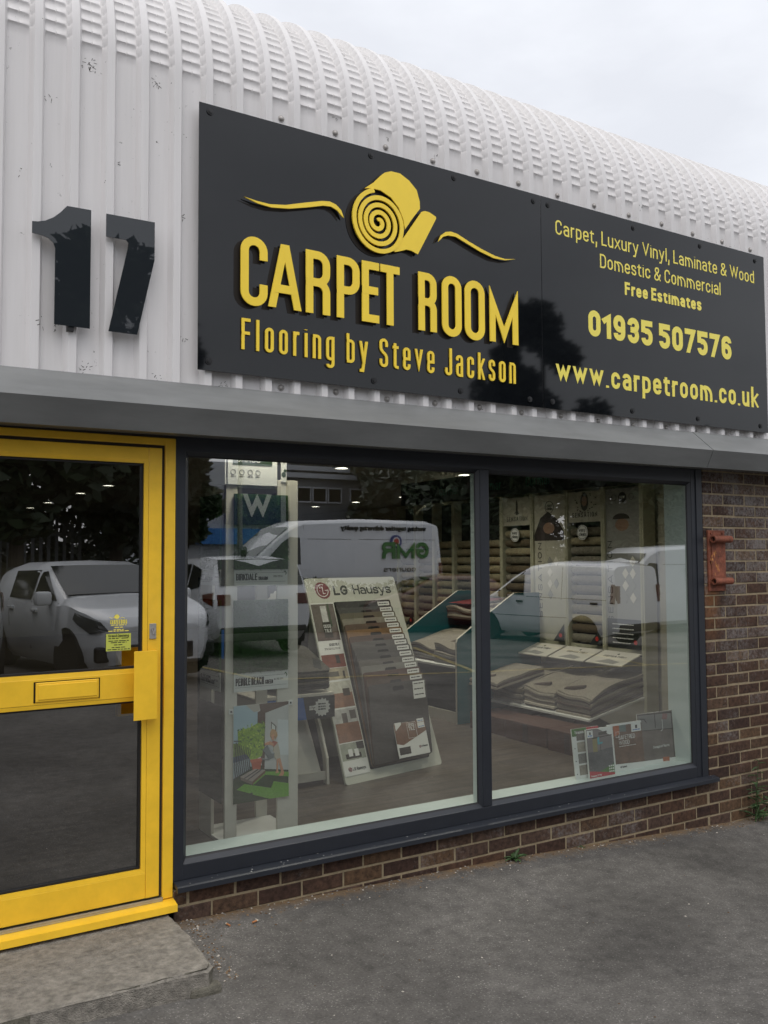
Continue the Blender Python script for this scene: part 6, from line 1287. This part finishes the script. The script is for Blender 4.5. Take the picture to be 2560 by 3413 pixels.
def d4(b, fr, w_, h):
    b.prism([(0, .03), (w_, .022), (w_, h), (0, h)], fr, 0, .0007, mat('print_grey_brown_floor', (.12, .102, .085), .5, var=.25, vscale=14)); b.prism([(.01, h-.105), (w_-.01, h-.118), (w_-.01, h-.012), (.01, h-.004)], fr, 0, .001, mat('print_grey_room', (.19, .19, .18), .5)); b.ribbon([(.006, h-.004), (w_-.008, h-.014), (w_-.008, .025)], .008, fr, 0, .0014, m=M_GAP); b.ribbon([(.16, h-.008), (.16, h-.10)], .006, fr, 0, .0015, m=M_GAP); b.ribbon([(.0, h-.105), (w_, h-.118)], .005, fr, 0, .0016, m=M_GAP)
    b.prism([(w_-.10, h-.05), (w_-.055, h-.055), (w_-.045, h-.02), (w_-.09, h-.015)], fr, 0, .0018, mat('print_rose', (.22, .10, .09), .5)); b.ribbon([(w_-.10, h-.052), (w_-.10, h-.115), (w_-.12, h-.125)], .003, fr, 0, .0018, m=M_WHITE); b.ribbon([(.02, h-.03), (.06, h-.035), (.08, h-.06)], .005, fr, 0, .0017, m=M_INK)
    text(b, 'DesignerFloors', fr, .016, .0017, width=.15, m=M_WHITE, x=.125, z=.098, d0=.0007, d1=.0014); b.prism([(0, 0), (.13, 0), (.0, .03)], fr, 0, .0016, M_WHITE); b.prism([(w_-.12, .008), (w_-.06, .005), (w_-.06, .032), (w_-.12, .034)], fr, 0, .002, mat('print_orange', (.36, .09, .02), .5))
broch('brochure', 'large grey brown floor brochure with chair picture, rightmost in the window', 4.415, 4.742, .155, .325, .08, d4)

# ------------------------------------------------------------ weeds and litter at the foot of the wall
def weed(name, x, y, label, kind):
    z = gz(x, y)-.005; t = thing(name, label, 'weed', (x, y, z)); r = random.Random(int(x*100))
    b = mb(M_WEED)
    def leaf(p0, dirv, ln, wd, droop, jag=0):
        side = dirv.cross(V3((0, 0, 1))).normalized(); pts = []; n = 7
        for i in range(n+1):
            u = i/n; p = p0+dirv*ln*u+V3((0, 0, -droop*u*u)); ww = wd*math.sin(math.pi*min(.98, .08+u*.92))*(1-.45*jag*(i % 2)); pts.append((p-side*ww, p+V3((0, 0, -.004)), p+side*ww))
        V = [q for c in pts for q in c]; b.add(V, [(3*i, 3*i+1, 3*i+4, 3*i+3) for i in range(n)]+[(3*i+1, 3*i+2, 3*i+5, 3*i+4) for i in range(n)], M_WEED)
    if kind == 0:
        for i in range(13):
            a = i*2.4; el = r.uniform(.1, 1.1); leaf(V3((0, 0, .01)), V3((math.cos(a)*math.cos(el), math.sin(a)*math.cos(el), math.sin(el))), r.uniform(.05, .11), .013, .03, 1)
        b.build('leaves', None, t, local=True, fixn=False)
    else:
        stems = [((0, 0), .40, .02), ((.02, -.01), .26, -.05), ((-.03, -.02), .17, .07), ((.05, -.02), .13, .12)]; sb = mb(M_WEED)
        for (sx, sy), h, ln in stems:
            P = [(sx+ln*u*u, sy-.02*u, h*u) for u in [0, .25, .5, .75, 1]]; sb.tube(P, lambda u: .004*(1-.7*u), M_WEED, 5)
            n = int(h/.020)
            for i in range(n):
                u = (i+1)/n; a = i*2.4; p = V3((sx+ln*u*u, sy-.02*u, h*u)); el = r.uniform(.1, .6); leaf(p, V3((math.cos(a)*math.cos(el), math.sin(a)*math.cos(el), math.sin(el))), (.125-.075*u)*r.uniform(.8, 1.25), .012, .025, 1)
        sb.build('stem', None, t, local=True); b.build('leaves', None, t, local=True, fixn=False)
weed('dandelion_plant', 3.20, -.045, 'small green dandelion rosette growing at the wall foot below the mullion', 0)
weed('thistle_plant', 5.27, -.05, 'tall spiky green weed growing at the brick wall foot by the right edge', 1)
weed('weed_seedling', 3.72, -.02, 'tiny green seedling at the wall foot below the right pane', 0); bpy.data.objects['weed_seedling'].scale = (.35, .35, .35)
def butt(x, y, rz, label):
    z = gz(x, y)+.004 if x > 1.3 else .0
    t = thing('cigarette_butt', label, 'cigarette butt', (x, y, z+.003), R(rz), 'cigarette ends on the tarmac'); b = mb(mat('filter_orange', (.42, .17, .06), .8)); b.disc((-.016, 0, 0), (1, 0, 0), 0, .004, 0, .024, b.mats[0], 10); b.build('filter', None, t, local=True); b = mb(M_WHITE); b.disc((.0081, 0, 0), (1, 0, 0), 0, .0039, 0, .008, mat('cigarette_paper', (.5, .46, .36), .9), 10); b.build('paper_end', None, t, local=True)
butt(1.62, -.16, 20, 'orange cigarette end on the tarmac below the left end of the window sill'); butt(1.10, -.70, 12, 'orange cigarette end lying in front of the concrete step'); butt(1.50, -.14, 100, 'bent cigarette end beside the corner of the step')
r = random.Random(12); LIT = [mat('litter_tan', (.22, .14, .07), .9), mat('litter_pale', (.48, .44, .38), .9), mat('litter_brown', (.10, .06, .03), .9), mat('grit_grey', (.20, .19, .17), .9)]
b = mb(LIT[0])
for i in range(1500):
    if i < 950: x = r.uniform(1.3, 7.5); y = -abs(r.gauss(0, .07))-.004
    elif i < 1150: x = 1.30+abs(r.gauss(0, .05)); y = r.uniform(-.55, 0)
    else: x = r.uniform(.2, 6.5); y = r.uniform(-2.2, -.1)
    if x < 1.34 and y > -.66: x = 1.31+r.random()*.08
    q = r.uniform(.0015, .0055)*(1.0 if i < 1150 else .8); z = gz(x, y)+.001; a = r.uniform(0, 6.28)
    m = LIT[(0, 2, 3, 0, 1, 3, 2, 3)[i % 8]] if i < 1150 else LIT[(3, 3, 1, 2)[i % 4]]
    b.add([(x+q*1.6*math.cos(a), y+q*1.6*math.sin(a), z), (x-q*math.sin(a), y+q*math.cos(a), z), (x-q*1.6*math.cos(a), y-q*1.6*math.sin(a), z), (x+q*math.sin(a), y-q*math.cos(a), z), (x, y, z+q*.9)], [(0, 1, 4), (1, 2, 4), (2, 3, 4), (3, 0, 4)], m)
o = b.build('litter_grit', fixn=False); o['kind'] = 'stuff'; o['label'] = 'sandy grit and dry leaf flakes along the wall foot and on the tarmac'
